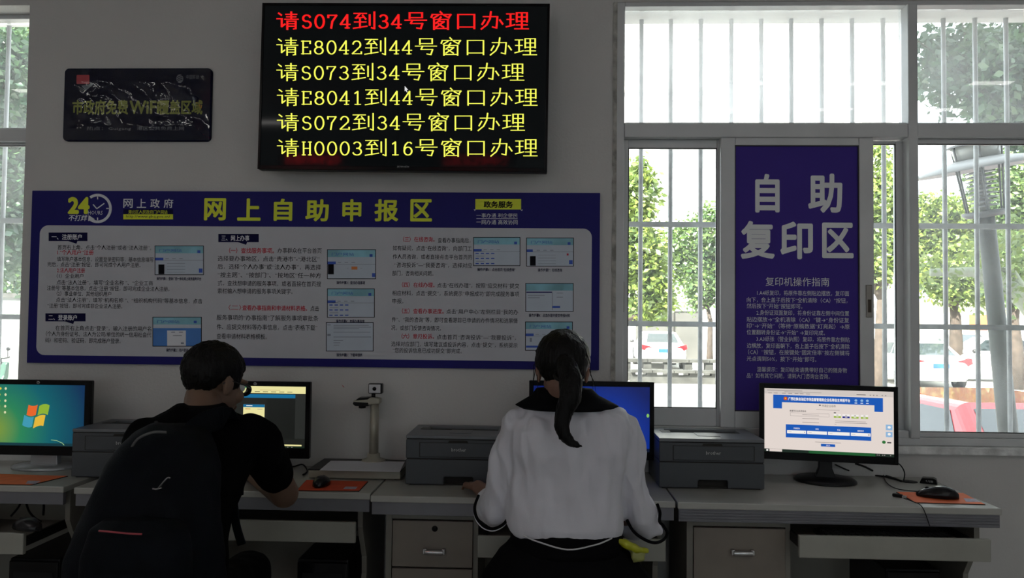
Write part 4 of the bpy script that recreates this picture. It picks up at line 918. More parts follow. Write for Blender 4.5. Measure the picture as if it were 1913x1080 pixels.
pa = Q(1400, 600, 43); yw = thing('yard_wall', 'long white yard wall with coping at the foot of the white building', 'wall', (pa.x, pa.y, GZ)); MB().box(-9, 9, 0, .25, 0, 2.0).build('wall_panel', m_bwall, yw); MB().box(-9, 9, -.05, .3, 2.0, 2.12).build('coping', m_ledge, yw)
# low planter wall with slab top
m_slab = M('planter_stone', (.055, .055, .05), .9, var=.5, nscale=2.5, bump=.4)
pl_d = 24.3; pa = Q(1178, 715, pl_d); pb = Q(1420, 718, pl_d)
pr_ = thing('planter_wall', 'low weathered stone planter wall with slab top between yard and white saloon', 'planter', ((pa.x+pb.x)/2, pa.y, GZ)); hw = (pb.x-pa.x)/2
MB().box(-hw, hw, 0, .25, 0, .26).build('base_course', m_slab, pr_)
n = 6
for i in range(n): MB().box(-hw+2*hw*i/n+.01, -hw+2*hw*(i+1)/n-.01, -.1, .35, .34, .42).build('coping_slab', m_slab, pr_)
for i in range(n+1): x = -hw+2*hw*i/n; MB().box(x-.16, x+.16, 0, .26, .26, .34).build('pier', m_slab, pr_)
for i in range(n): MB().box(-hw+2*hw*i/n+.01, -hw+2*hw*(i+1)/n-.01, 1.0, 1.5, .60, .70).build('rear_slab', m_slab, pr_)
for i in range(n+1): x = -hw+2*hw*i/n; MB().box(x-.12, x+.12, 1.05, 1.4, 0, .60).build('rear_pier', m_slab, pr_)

# ------------------------------------------------------------------ trees
m_bark = M('bark', (.06, .045, .035), .9, var=.3, nscale=8, bump=.6, bscale=25)
def leafmat(name, col, k=.35):
    m = bpy.data.materials.new(name); m.use_nodes = True; nt = m.node_tree; N = nt.nodes; L = nt.links; N.clear()
    out = N.new('ShaderNodeOutputMaterial'); d = N.new('ShaderNodeBsdfDiffuse'); t = N.new('ShaderNodeBsdfTranslucent'); g = N.new('ShaderNodeBsdfGlossy'); g.inputs['Roughness'].default_value = .35
    tc = N.new('ShaderNodeTexCoord'); no = N.new('ShaderNodeTexNoise'); no.inputs['Scale'].default_value = 3.0; L.new(tc.outputs['Object'], no.inputs[0])
    cr = N.new('ShaderNodeValToRGB'); e = cr.color_ramp.elements; e[0].position = .35; e[0].color = (col[0]*.6, col[1]*.7, col[2]*.9, 1); e[1].position = .65; e[1].color = (col[0]*1.35, col[1]*1.25, col[2], 1)
    L.new(no.outputs[0], cr.inputs[0]); L.new(cr.outputs[0], d.inputs[0]); L.new(cr.outputs[0], t.inputs[0])
    a = N.new('ShaderNodeMixShader'); a.inputs[0].default_value = k; L.new(d.outputs[0], a.inputs[1]); L.new(t.outputs[0], a.inputs[2])
    b = N.new('ShaderNodeMixShader'); b.inputs[0].default_value = .07; L.new(a.outputs[0], b.inputs[1]); L.new(g.outputs[0], b.inputs[2]); L.new(b.outputs[0], out.inputs[0]); return m
m_lf = leafmat('leaf_green', (.10, .17, .045)); m_lfy = leafmat('leaf_yellowgreen', (.17, .24, .05)); m_lfd = leafmat('leaf_deep', (.05, .11, .05))
def leaves(name, blobs, n, size, mat, parent, seed):
    rs = np.random.RandomState(seed); wts = np.array([b[1][0]*b[1][1]*b[1][2] for b in blobs]); wts = wts/wts.sum()
    idx = rs.choice(len(blobs), n, p=wts); C = np.array([b[0] for b in blobs])[idx]; R = np.array([b[1] for b in blobs])[idx]
    u = rs.normal(size=(n, 3)); u /= np.linalg.norm(u, axis=1)[:, None]; rad = rs.rand(n)**.5; rad = .45+.6*rad
    # cluster leaves on twigs
    P = C+R*u*rad[:, None]+rs.normal(size=(n, 3))*size*.8
    d = rs.normal(size=(n, 3)); d[:, 2] = d[:, 2]*.5-.5; d /= np.linalg.norm(d, axis=1)[:, None]
    e = np.cross(d, rs.normal(size=(n, 3))); e /= np.linalg.norm(e, axis=1)[:, None]; s = size*(.6+.8*rs.rand(n))[:, None]
    nrm = np.cross(d, e); A = P; B = P+d*s*.5+e*s*.28+nrm*s*.06; T = P+d*s; D = P+d*s*.5-e*s*.28+nrm*s*.06
    V = np.stack([A, B, T, D], 1).reshape(-1, 3)
    me = bpy.data.meshes.new(name); me.vertices.add(4*n); me.vertices.foreach_set('co', V.astype(np.float32).ravel())
    me.loops.add(6*n); k = np.arange(n)*4; lp = np.stack([k, k+1, k+2, k, k+2, k+3], 1).ravel(); me.loops.foreach_set('vertex_index', lp.astype(np.int32))
    me.polygons.add(2*n); me.polygons.foreach_set('loop_start', (np.arange(2*n)*3).astype(np.int32)); me.update(calc_edges=True); me.materials.append(mat)
    o = bpy.data.objects.new(name, me); COL.objects.link(o); o['kind'] = 'stuff'
    if parent: o.parent = parent
    return o
def tree(label, base, trunk, blobs, n, size, mat, seed, r0=.14, singles=0, group=None):
    """base (x,y,z); trunk: points relative; blobs ((x,y,z) relative, (rx,ry,rz))"""
    t = thing('tree', label, 'tree', base, 0, group); b = MB(); rs = random.Random(seed)
    k = len(trunk); b.tube(trunk, [r0*(1-.55*i/(k-1)) for i in range(k)], 10); top = Vector(trunk[-1])
    for c, r in blobs:
        c = Vector(c); mid = top.lerp(c, .5)+Vector((rs.uniform(-.2, .2), rs.uniform(-.2, .2), -.15)); b.tube([top, mid, c], [r0*.42, r0*.28, r0*.1], 7)
        for q in range(5):
            e = c+Vector((rs.uniform(-1, 1)*r[0], rs.uniform(-1, 1)*r[1], rs.uniform(-.7, .9)*r[2])); b.tube([mid.lerp(c, rs.random()), e], [r0*.12, r0*.04], 5)
    b.build('trunk', m_bark, t)
    leaves('foliage', [(tuple(c), r) for c, r in blobs], n, size, mat, t, seed)
    if singles:
        l = size; lv = MB(); lv.add([(0, 0, 0), (l*.18, l*.3, .0), (l*.25, l*.62, -.004), (0, l*1.15, -.02), (-l*.25, l*.62, -.004), (-l*.18, l*.3, 0), (0, l*.55, -.012)], [(0, 1, 6), (1, 2, 6), (2, 3, 6), (3, 4, 6), (4, 5, 6), (5, 0, 6)], mat)
        me = lv.mesh('leaf')
        for q in range(singles):
            c, r = blobs[rs.randrange(len(blobs))]; u = Vector((rs.gauss(0, 1), rs.gauss(-.8, 1), rs.gauss(0, 1))).normalized()
            o = bpy.data.objects.new('leaf', me); COL.objects.link(o); o.parent = t; f = rs.uniform(.9, 1.12)
            o.location = (c[0]+r[0]*u.x*f, c[1]+r[1]*u.y*f, c[2]+r[2]*u.z*f); o.rotation_euler = (rs.uniform(-1.6, .2), rs.uniform(-.8, .8), rs.uniform(0, 6.28))
    return t
def treepx(label, px, py, d, trunkpx, blobpx, n, size, mat, seed, r0=.14, singles=0, ry=None):
    """all in pixels at depth d; blob: (px,py,dd, rx_px, ry_px)"""
    base = Q(px, 600, d); base.z = GZ
    tr = [(0, 0, 0)]+[tuple(Q(x, y, d+dd)-base) for x, y, dd in trunkpx]; bl = []
    for x, y, dd, rx, rz in blobpx:
        c = Q(x, y, d+dd)-base; k = (d+dd)/FPX; bl.append((tuple(c), (rx*k, (rx+rz)/2*k*.8, rz*k)))
    return tree(label, tuple(base), tr, bl, n, size, mat, seed, r0, singles)
treepx('leafy tree with forked trunk seen right of the white saloon in the left sash', 1326, 0, 27.3, [(1326, 650, 0), (1327, 600, .0), (1322, 575, 0)],
       [(1318, 520, 0, 40, 45), (1290, 455, .3, 45, 40), (1330, 430, -.4, 32, 45), (1352, 500, 0, 30, 60), (1262, 500, .5, 25, 28), (1296, 560, -.2, 16, 20), (1400, 480, .5, 60, 80)], 17000, .17, m_lf, 11, .13)
treepx('bright bushy tree at the left edge of the left sash', 1150, 0, 15, [(1152, 700, 0), (1155, 600, 0)],
       [(1190, 470, 0, 45, 50), (1212, 545, 0, 34, 50), (1160, 400, .5, 38, 60), (1195, 360, .3, 22, 60), (1237, 560, .2, 14, 22)], 11000, .13, m_lfy, 12, .16)
treepx('loose tree filling the narrow gap right of the poster', 1640, 0, 19, [(1641, 690, 0), (1645, 560, 0)],
       [(1640, 470, 0, 30, 60), (1650, 380, 0, 28, 60), (1640, 300, .4, 22, 45), (1672, 430, 0, 24, 70), (1600, 450, 1, 50, 90)], 12000, .14, m_lfy, 13, .18)
treepx('round headed tree behind the parked cars with its trunk left of the lamp post', 1786, 0, 27, [(1786, 640, 0), (1785, 590, 0), (1781, 572, 0)],
       [(1780, 505, 0, 62, 55), (1730, 470, .5, 45, 55), (1835, 520, 0, 50, 45), (1790, 420, .5, 60, 45), (1880, 440, 1, 60, 60), (1740, 395, 0, 40, 30)], 26000, .19, m_lfy, 14, .26)
treepx('dark trunked tree at the right edge behind the lamp post', 1899, 0, 24, [(1898, 650, 0), (1893, 600, 0), (1899, 560, 0)],
       [(1905, 500, 0, 60, 60), (1950, 440, .5, 60, 70), (1900, 370, .3, 50, 50), (1860, 330, .6, 40, 45)], 18000, .18, m_lf, 15, .24)
treepx('near tree with large hanging leaves filling the upper right pane', 2040, 0, 8.2, [(2035, 700, 0), (2020, 500, 0), (1990, 330, 0), (1960, 240, 0)],
       [(1880, 150, 0, 78, 75), (1800, 110, .4, 60, 60), (1930, 90, .5, 80, 60), (1765, 150, .2, 40, 45), (1740, 95, .3, 35, 35), (1900, 230, .3, 60, 35), (1960, 190, 0, 70, 90)], 9000, .10, m_lfd, 16, .13, singles=260)
# slanting limb of the near tree with pale bark
m_bark2 = M('pale_bark', (.30, .33, .26), .85, var=.25, nscale=6, bump=.4)
lt = thing('tree', 'leaning pale green trunk crossing behind the lamp post from left to lower right', 'tree', tuple(Q(1990, 900, 9.5)[:2])+(GZ,)); base = Vector(lt.location)
b = MB(); b.tube([Vector((0, 0, 0)), Q(1975, 640, 9.5)-base, Q(1915, 562, 9.5)-base, Q(1862, 520, 9.5)-base], [.16, .13, .11, .10], 12); b.tube([Q(1885, 540, 9.5)-base, Q(1820, 508, 9.6)-base, Q(1738, 509, 9.7)-base], [.09, .065, .05], 10)
b.tube([Q(1915, 545, 9.5)-base, Q(1890, 505, 9.5)-base, Q(1862, 503, 9.5)-base], [.05, .04, .03], 8); b.build('trunk', m_bark2, lt)
leaves('foliage', [(tuple(Q(1745, 500, 9.7)-base), (.25, .3, .2)), (tuple(Q(1880, 470, 9.6)-base), (.45, .4, .35)), (tuple(Q(1905, 520, 9.3)-base), (.2, .3, .3))], 900, .09, m_lfy, lt, 4)
# left window side
treepx('shady tree with drooping leaves outside the left window', -60, 0, 9.0, [(-60, 650, 0), (-50, 450, 0), (-30, 330, 0)],
       [(0, 120, 0, 70, 80), (30, 200, .6, 40, 60), (-60, 180, 0, 70, 90), (10, 330, .3, 60, 90), (20, 470, .4, 40, 60), (-50, 420, .0, 60, 90)], 9000, .11, m_lfd, 21, .13, singles=60)
treepx('lighter tree further off outside the left window', 60, 0, 22, [(60, 680, 0), (50, 560, 0)],
       [(20, 300, 0, 90, 120), (60, 450, 0, 60, 90), (-60, 400, 0, 90, 130), (10, 130, 1, 110, 110), (20, 530, 0, 50, 50)], 18000, .2, m_lf, 22, .2)
pa = Q(10, 610, 20); yw = thing('yard_wall', 'weathered pale yard wall seen low in the left window', 'wall', (pa.x, pa.y, GZ)); m_ww = M('weathered_white', (.17, .18, .17), .9, var=.4, nscale=1.8)
MB().box(-4, 5, 0, .3, 0, Q(10, 556, 20).z-GZ).build('wall_panel', m_ww, yw); MB().box(-4.1, 5.1, -.06, .36, Q(10, 556, 20).z-GZ, Q(10, 548, 20).z-GZ).build('coping', m_slab, yw)

# ------------------------------------------------------------------ cars
m_tyre = M('tyre', (.02, .02, .02), .8); m_rim = M('rim', (.45, .46, .47), .3, .8); m_cg = M('car_glass', (.035, .045, .05), .05, var=0, spec=.9); m_tl = M('tail_lamp', (.45, .01, .015), .2, var=.1, nscale=20, coat=.5); m_pl = M('number_plate_blue', (.02, .09, .55), .4, var=.05); m_hl = M('head_lamp', (.6, .62, .65), .15, var=.1)
m_cw = M('car_white', (.80, .80, .79), .22, var=.02, coat=.6); m_cr = M('car_red', (.50, .025, .035), .22, var=.02, coat=.6); m_cdk = M('car_dark_trim', (.03, .03, .032), .5); m_rfb = M('roof_glass_blue', (.30, .42, .60), .06, var=0, coat=.8)
def car(label, loc, rz, paint, L_=4.5, W_=1.80, H_=1.45, plate=True):
    r = thing('car', label, 'car', loc, rz); k = L_/4.5; h = W_/1.78; q = H_/1.45
    st = [(-2.27, .66, .34, .72), (-2.22, .80, .28, .92), (-1.95, .87, .22, 1.03), (-1.35, .89, .2, 1.01), (-.5, .89, .2, .97), (.4, .89, .2, .95), (1.15, .88, .2, .93), (1.75, .86, .22, .84), (2.1, .80, .27, .74), (2.25, .64, .34, .60)]
    rings = []
    for x, hw_, zb, zt in st:
        half = [(0, zb), (hw_*.8, zb), (hw_, zb+.10), (hw_*1.0, (zb+zt)/2+.02), (hw_*.97, zt-.10), (hw_*.88, zt-.015), (hw_*.5, zt+.015), (0, zt+.02)]
        full = half+[(-y, z) for y, z in half[-2:0:-1]]; rings.append([(x*k, y*h, z*q) for y, z in full])
    MB().ring(rings).build('body', paint, r, sub=2)
    # cabin
    def cab(xr, xf, xtr, xtf, z0, z1, yb, yt): 
        return [(xr*k, -yb*h, z0*q), (xf*k, -yb*h, z0*q), (xf*k, yb*h, z0*q), (xr*k, yb*h, z0*q), (xtr*k, -yt*h, z1*q), (xtf*k, -yt*h, z1*q), (xtf*k, yt*h, z1*q), (xtr*k, yt*h, z1*q)]
    V = cab(-1.85, 1.2, -.95, .42, .93, 1.43, .80, .60); c = MB(); c.add(V, [(0, 3, 2, 1), (4, 5, 6, 7), (0, 1, 5, 4), (1, 2, 6, 5), (2, 3, 7, 6), (3, 0, 4, 7)]); c.build('cabin', paint, r, bevel=.07, seg=4)
    V = [Vector(v) for v in V]
    def patch(a, b, c_, d, m_=(.08, .08, .10, .10), name='window', mat=m_cg):
        a, b, c_, d = V[a], V[b], V[c_], V[d]; n = (b-a).cross(d-a).normalized(); u0, u1, v0, v1 = m_[0], 1-m_[1], m_[2], 1-m_[3]
        f = lambda u, v: a.lerp(b, u).lerp(d.lerp(c_, u), v)+n*.006
        g = lambda u, v: a.lerp(b, u).lerp(d.lerp(c_, u), v)-n*.02
        P_ = [(u0, v0), (u1, v0), (u1, v1), (u0, v1)]; b_ = MB(); b_.add([f(*p) for p in P_]+[g(*p) for p in P_], [(0, 1, 2, 3), (7, 6, 5, 4), (0, 4, 5, 1), (1, 5, 6, 2), (2, 6, 7, 3), (3, 7, 4, 0)], mat); return b_.build(name, mat, r)
    patch(3, 0, 4, 7, (.10, .10, .16, .13), 'rear_window'); patch(1, 2, 6, 5, (.07, .07, .08, .09), 'windscreen')
    for (a, b, c_, d) in ((0, 1, 5, 4), (2, 3, 7, 6)):
        fl = a == 2
        patch(a, b, c_, d, (.12, .50, .16, .14) , 'side_window'); patch(a, b, c_, d, (.53, .12, .16, .14), 'side_window')
    for sy in (-1, 1):
        for x in (-1.38, 1.38):
            w_ = MB(); w_.lathe([(.0, -.105), (.29, -.105), (.32, -.07), (.32, .07), (.29, .105), (0, .105)], n=24); o = w_.build('wheel', m_tyre, r); o.rotation_euler = (pi/2, 0, 0); o.location = (x*k, sy*.80*h, .32)
            rm = MB(); rm.lathe([(0, -.112), (.2, -.108), (.2, .108), (0, .112)], n=16); rm.build('rim', m_rim, o)
            a_ = MB(); a_.cyl((x*k, sy*.70*h, .36), (x*k, sy*.893*h, .36), .37, n=24); a_.build('wheel_arch', m_cdk, r)
        b_ = MB(); b_.prism([(sy*.38*h, .86*q), (sy*.84*h, .97*q), (sy*.865*h, .80*q), (sy*.72*h, .72*q), (sy*.52*h, .76*q)], -2.285*k+.06, -2.0*k, 'x'); b_.build('tail_lamp', m_tl, r, bevel=.015)
        b_ = MB(); b_.prism([(sy*.45*h, .66*q), (sy*.80*h, .76*q), (sy*.82*h, .64*q), (sy*.5*h, .56*q)], 1.95*k, 2.235*k-.03, 'x'); b_.build('head_lamp', m_hl, r, bevel=.015)
        b_ = MB(); b_.ball((.75*k, sy*.97*h, 1.0*q), (.07, .10, .07)); b_.build('wing_mirror', paint if paint is not m_cw else m_cdk, r)
        b_ = MB(); 
        for x in (-.25, .1): b_.box(x*k, x*k+.14, sy*.888*h, sy*.912*h, .80*q, .83*q)
        b_.build('door_handle', m_rim, r)
    MB().box(-2.30*k+.005, -2.2*k, -.66*h, .66*h, .28*q, .38*q).build('rear_bumper', paint, r, bevel=.03)
    if plate:
        p_ = MB().box(-2.285*k-.004, -2.25*k, -.22, .22, .66*q, .80*q).build('number_plate', m_pl, r, bevel=.005)
    MB().box(2.2*k, 2.262*k, -.42*h, .42*h, .38*q, .52*q).build('grille', m_cdk, r, bevel=.02)
    return r
def on_ground(px, d): p = Q(px, 600, d); return (p.x, p.y, GZ)
c1 = on_ground(1243, 31.0); car('white saloon car parked tail first behind the planter wall', (c1[0], c1[1]+2, GZ), radians(88), m_cw, 4.5, 1.86, 1.48)
c1 = on_ground(1765, 23.5); car('white saloon car with red tail lamps seen behind the red car', (c1[0], c1[1]+2, GZ), radians(84), m_cw, 4.5, 1.82, 1.42)
c1 = on_ground(1905, 23.5); car('white car side on at the right edge behind the lamp post', (c1[0]+1.3, c1[1]+3.8, GZ), radians(165), m_cw, 4.4, 1.8, 1.5)
c1 = on_ground(1640, 25.5); car('white car half hidden behind the poster at the narrow gap', (c1[0]-1.7, c1[1]+3.2, GZ), radians(15), m_cw, 4.5, 1.8, 1.45)
c1 = on_ground(1838, 34.5); car('dark car far back between two white cars', (c1[0], c1[1]+2, GZ), radians(80), M('car_black', (.03, .035, .04), .25, coat=.5), 4.6, 1.8, 1.45)
p = pw(1787, 747, 3.03); car('red car parked close outside the right window, facing the window', (p.x+.6, 3.45, GZ), radians(-88), m_cr, 4.3, 1.76, 1.45)

# garden lamp
m_lm = M('lamp_grey_metal', (.10, .105, .11), .5, .3, var=.15, nscale=10); m_lp = M('lamp_pole_paint', (.055, .06, .055), .6, .1, var=.35, nscale=5); m_lg = M('lamp_glass', (.3, .31, .3), .2, var=0); m_ld = M('lamp_disc_paint', (.26, .27, .28), .45, var=.05)
DL = 4.7; pb = Q(1888, 850, DL); pt_ = Q(1842, 405, DL); ax = (pt_-pb).normalized(); base = pb+ax*((GZ-pb.z)/ax.z)
lm = thing('garden_lamp', 'leaning grey garden lamp with wide disc shade and louvred lantern outside the right window', 'street lamp', tuple(base))
L0 = pt_-base; ln = L0.length; lean = L0.normalized().to_track_quat('Z', 'Y')
lean2 = (L0.normalized()+Vector((-.075, -.06, 0))).normalized().to_track_quat('Z', 'Y')
def leaned(o):
    o.rotation_mode = 'QUATERNION'; pole = o.name.startswith('pole'); o.rotation_quaternion = lean if pole else lean2
    if not pole: o.location = L0-(lean2 @ Vector((0, 0, ln)))
    return o
b = MB(); b.lathe([(.12, 0), (.12, .015), (.06, .03), (.055, .2), (.052, ln*.6), (.046, ln)], n=20); leaned(b.build('pole', m_lp, lm))
b = MB(); b.lathe([(0, ln-.005), (.10, ln), (.125, ln+.02), (.125, ln+.035), (0, ln+.04)], n=24); leaned(b.build('lantern_base', m_lm, lm))
HL = .27
for i in range(6):
    a_ = 2*pi*i/6+.3; b = MB(); b.cyl((.105*cos(a_), .105*sin(a_), ln+.03), (.142*cos(a_), .142*sin(a_), ln+.03+HL+.14), .006, n=8); leaned(b.build('strut', m_lm, lm))
for i in range(9):
    z = ln+.06+i*.025; b = MB(); b.lathe([(.03, z+.012), (.078+.001*i, z), (.078+.001*i, z+.004), (.03, z+.016)], n=24); leaned(b.build('louvre', m_ld, lm))
b = MB(); b.lathe([(.028, ln+.04), (.028, ln+.31)], n=14); leaned(b.build('lamp_tube', m_lg, lm))
zd = ln+HL+.03
b = MB(); b.lathe([(0, zd+.05), (.13, zd+.048), (.29, zd+.022), (.345, zd-.005), (.345, zd-.018), (.29, zd+.005), (.13, zd+.028), (0, zd+.03)], n=48); leaned(b.build('disc_shade', m_ld, lm))
b = MB(); b.lathe([(.118, zd+.05), (.135, zd+.135)], n=24); leaned(b.build('upper_glass', m_lg, lm))
b = MB(); b.lathe([(0, zd+.155), (.14, zd+.145), (.155, zd+.135), (.155, zd+.13), (0, zd+.13)], n=32); leaned(b.build('cap', m_lm, lm))

# scooters low in the left window
def scooter(label, loc, rz, paint):
    r = thing('motor_scooter', label, 'scooter', loc, rz)
    for x in (-.62, .62):
        w_ = MB(); w_.lathe([(0, -.04), (.15, -.045), (.24, -.035), (.25, 0), (.24, .035), (.15, .045), (0, .04)], n=24); o = w_.build('wheel', m_tyre, r); o.rotation_euler = (pi/2, 0, 0); o.location = (x, 0, .25); MB().lathe([(0, -.05), (.13, -.048), (.13, .048), (0, .05)], n=16).build('rim', m_rim, o)
    MB().prism([(-.85, .52), (-.2, .42), (-.05, .30), (.32, .28), (.34, .24), (-.35, .22), (-.60, .30), (-.80, .42)], -.13, .13, 'y').build('body', paint, r, bevel=.03)
    MB().prism([(.30, .28), (.46, .60), (.52, .88), (.60, .90), (.58, .55), (.42, .26)], -.17, .17, 'y').build('front_shield', paint, r, bevel=.03)
    MB().prism([(-.80, .56), (-.15, .50), (-.10, .60), (-.45, .63), (-.82, .66)], -.13, .13, 'y').build('seat', m_mblk, r, bevel=.03)
    b = MB(); b.tube([(.44, -.33, 1.02), (.50, -.1, .98), (.50, .1, .98), (.44, .33, 1.02)], .014, 8); b.tube([(.50, 0, .98), (.62, 0, .25)], .02, 8); b.build('handlebar', m_mblk, r)
    for s in (-1, 1): b = MB(); b.tube([(.46, s*.26, 1.02), (.44, s*.28, 1.18)], .006, 6); b.ball((.44, s*.29, 1.20), (.012, .06, .04)); b.build('mirror', m_mblk, r)
    MB().box(-.90, -.84, -.06, .06, .45, .52).build('tail_lamp', m_tl, r, bevel=.01)
    b = MB(); b.tube([(-.1, .08, .22), (-.14, .22, .0)], .012, 6); b.build('stand', m_mblk, r)
    return r
p = Q(22, 640, 15.0); scooter('white motor scooter parked low in the left window', (p.x, p.y, GZ), radians(60), m_cw)
p = Q(4, 640, 16.5); scooter('dark motor scooter behind the white one in the left window', (p.x-.5, p.y, GZ), radians(75), M('scooter_green', (.03, .07, .05), .3))
# ------------------------------------------------------------------ people
def skin(name, col):
    m = M(name, col, .55, var=.06, nscale=14); b = m.node_tree.nodes['Principled BSDF']; b.inputs['Subsurface Weight'].default_value = .12; b.inputs['Subsurface Radius'].default_value = (.02, .008, .004); b.inputs['Subsurface Scale'].default_value = .5; return m
m_skw = skin('skin_woman', (.25, .14, .10)); m_skm = skin('skin_man', (.19, .115, .078))
m_hair = M('black_hair', (.0025, .0025, .0025), .5, var=.3, nscale=40, bump=.5, bscale=140, stretch=(1, 1, .12), spec=.2)
m_blouse = M('blouse_white', (.70, .70, .77), .8, var=.03, bump=.12, bscale=500, sheen=.2)
m_black = M('black_cloth', (.004, .004, .005), .9, spec=.08, var=.15, bump=.1, bscale=350); m_tee = M('black_tee', (.003, .003, .0035), .95, spec=.05, var=.12, bump=.1, bscale=300)
m_bag = M('backpack_nylon', (.002, .0035, .006), .7, spec=.12, var=.2, nscale=20, bump=.25, bscale=400); m_eye = M('eye_white', (.7, .7, .7), .2, var=0); m_iris = M('eye_dark', (.02, .012, .01), .1, var=0)

class Frame3:
    def __init__(s, c, fwd, up=(0, 0, 1), k=1.0):
        s.k = k
        y = Vector(fwd).normalized(); x = y.cross(Vector(up)).normalized(); z = x.cross(y)
        s.c = Vector(c); s.R = Matrix((x, y, z)).transposed()
    def __call__(s, x, y, z): return s.c+s.R@Vector((x, y, z))*s.k
    def q(s): return s.R.to_quaternion()
def head(mb, F, nb, rn=.055):
    q = F.q()
    B0 = mb.ball
    def ball(c, r, rot=None, n=16, k=10): return B0(c, tuple(v*F.k for v in r), rot, n, k)
    ball(F(0, -.012, .030), (.074, .092, .083), q, 24, 14); ball(F(0, .028, -.030), (.060, .062, .080), q, 20, 12)
    ball(F(0, .045, -.078), (.042, .042, .034), q); ball(F(0, .079, -.098), (.020, .016, .014), q)
    mb.cyl(F(0, .086, .006), F(0, .108, -.028), .008, .012, 10); ball(F(0, .106, -.030), (.015, .012, .010), q)
    for s in (-1, 1):
        ball(F(s*.030, .080, .020), (.024, .012, .008), q); ball(F(s*.038, .066, -.028), (.024, .020, .022), q)
        ball(F(s*.075, -.004, -.012), (.008, .019, .031), q); ball(F(s*.080, -.014, -.004), (.007, .010, .022), q)
    ball(F(0, .090, -.056), (.023, .009, .006), q); ball(F(0, .088, -.066), (.019, .009, .006), q)
    limb(mb, [F(0, -.022, -.055), Vector(nb)], [rn, rn*1.08], 18)
def face_parts(F, root):
    for s in (-1, 1):
        e = MB().ball(F(s*.031, .078, .001), .0125, F.q()).build('eye', m_eye, root); MB().ball(F(s*.031, .0872, .001), (.006, .004, .006), F.q()).build('iris', m_iris, e)
        MB().tube([F(s*.014, .090, .021), F(s*.032, .091, .026), F(s*.050, .078, .020)], [.0025, .003, .0015], 6).build('eyebrow', m_hair, root)
def haircap(F, keep, seed, r=.020, grow=1.0, n=420, name='hair', root=None, rough=.003):
    mb = MB(); rs = random.Random(seed); c0 = (0, -.012, .030); rr_ = (.074*grow, .092*grow, .084*grow)
    for i in range(n):
        zt = 1-2*(i+.5)/n; a = i*2.39996; s = math.sqrt(1-zt*zt); d = (s*cos(a), s*sin(a), zt)
        p = (c0[0]+rr_[0]*d[0], c0[1]+rr_[1]*d[1], c0[2]+rr_[2]*d[2])
        if keep(*p): mb.ball(F(*p), F.k*r*(.85+.3*rs.random()), n=8, k=6)
    mb.ball(F(*c0), tuple(v*F.k for v in (.072, .090, .081)), F.q(), 20, 12)
    def dfm(co, n_):
        v = F.R.transposed()@(co-F.c); return co+n_*(rough*noise.noise(Vector((v.x*90, v.y*40, v.z*28)))+rough*.8*noise.noise(v*220))
    return fuse(mb, name, m_hair, .005, root, 3, dfm)
def hand(mb, wrist, d, up, thumb, curl=.35, s=1.0):
    """palm, four fingers of different length with two bends, thumb from the side of the palm"""
    wrist = Vector(wrist); d = Vector(d).normalized(); up = Vector(up); side = d.cross(up).normalized(); up = side.cross(d)
    for t in (-.024, -.008, .008, .024): limb(mb, [wrist+side*t*.6*s, wrist+d*.082*s+side*t*1.22*s], [.014*s, .0125*s], 10)
    for k, (o, L_, r) in enumerate(((-.030, .070, .0078), (-.0105, .080, .0082), (.0095, .075, .0080), (.029, .058, .0070))):
        o *= thumb; p = wrist+d*(.088-.006*(k == 3))*s+side*o*s; a = 0; pts = [p-d*.02*s, p]; rad = [r*s*1.05, r*s]
        sp = d*1.0+side*o*2.2; sp.normalize()
        for j, f in enumerate((.44, .31, .25)): a -= curl*(1.0 if j else .7); dr = sp*cos(a)+up*sin(a); p = p+dr*L_*f*s; pts.append(p); rad.append(r*s*(.94-.07*j))
        limb(mb, pts, rad, 10)
    p = wrist+d*.022*s-side*thumb*.028*s; q = p+(d*.60-side*thumb*.72-up*.12).normalized()*.036*s; limb(mb, [wrist+d*.012*s, p, q, q+(d*.9-side*thumb*.3-up*.2).normalized()*.030*s], [.013*s, .0125*s, .0095*s, .0082*s], 10)
def foldfn(amp, sx, sz, seed=0, zlo=None):
    def f(co, n_):
        a = amp
        v = Vector((co.x*sx+seed, co.y*sx, co.z*sz+co.x*sx*.25)); w_ = noise.noise(v)+.5*noise.noise(v*2.3)-.7*abs(noise.noise(v*1.6+Vector((9, 4, 2))))
        if zlo: a = amp*max(.25, min(1, (co.z-zlo+.02)/.16))
        return co+n_*(a*w_)
    return f
K = lambda px, d: px*d/FPX

# ---- woman
wm = thing('person', 'woman seated with her back to us in a white blouse, black collar and ponytail', 'person')
FW = Frame3(Q(1051, 692, 2.31), (.02, 1, -.36), k=.93)
b = MB(); nb_ = Q(1056, 765, 2.31); head(b, FW, nb_, .05)
limb(b, [nb_, Q(1057, 860, 2.33), Q(1056, 980, 2.33), Q(1056, 1085, 2.33)], [.055, .085, .085, .12], 20)
for x in (960, 1166): limb(b, [nb_, Q(x, 803, 2.315)], [.050, .033])
wl = Vector((Q(893, 909, 2.62).x, -.47, .782)); limb(b, [Q(965, 803, 2.315), Q(934, 948, 2.375), wl], [.033, .030, .023]); hand(b, wl, (-.28, .9, -.10), (0, 0, 1), -1, .3, .92)
wr = Q(1128, 985, 2.56); limb(b, [Q(1160, 803, 2.315), Q(1194, 960, 2.375), wr], [.033, .033, .025]); hand(b, wr, (-.25, .9, -.05), (0, 0, 1), 1, .3, .92)
for s, x in ((-1, 1015), (1, 1098)):
    hip = Q(x, 1130, 2.33); hip.z = .53; kn = hip+Vector((s*.03, .47, -.045)); an = Vector((kn.x, kn.y+.02, .09)); limb(b, [hip, kn, an, an+Vector((0, .05, -.035)), an+Vector((0, .15, -.055))], [.078, .052, .032, .03, .022], 16)
fuse(b, 'body', m_skw, .0042, wm, 3)
face_parts(FW, wm)
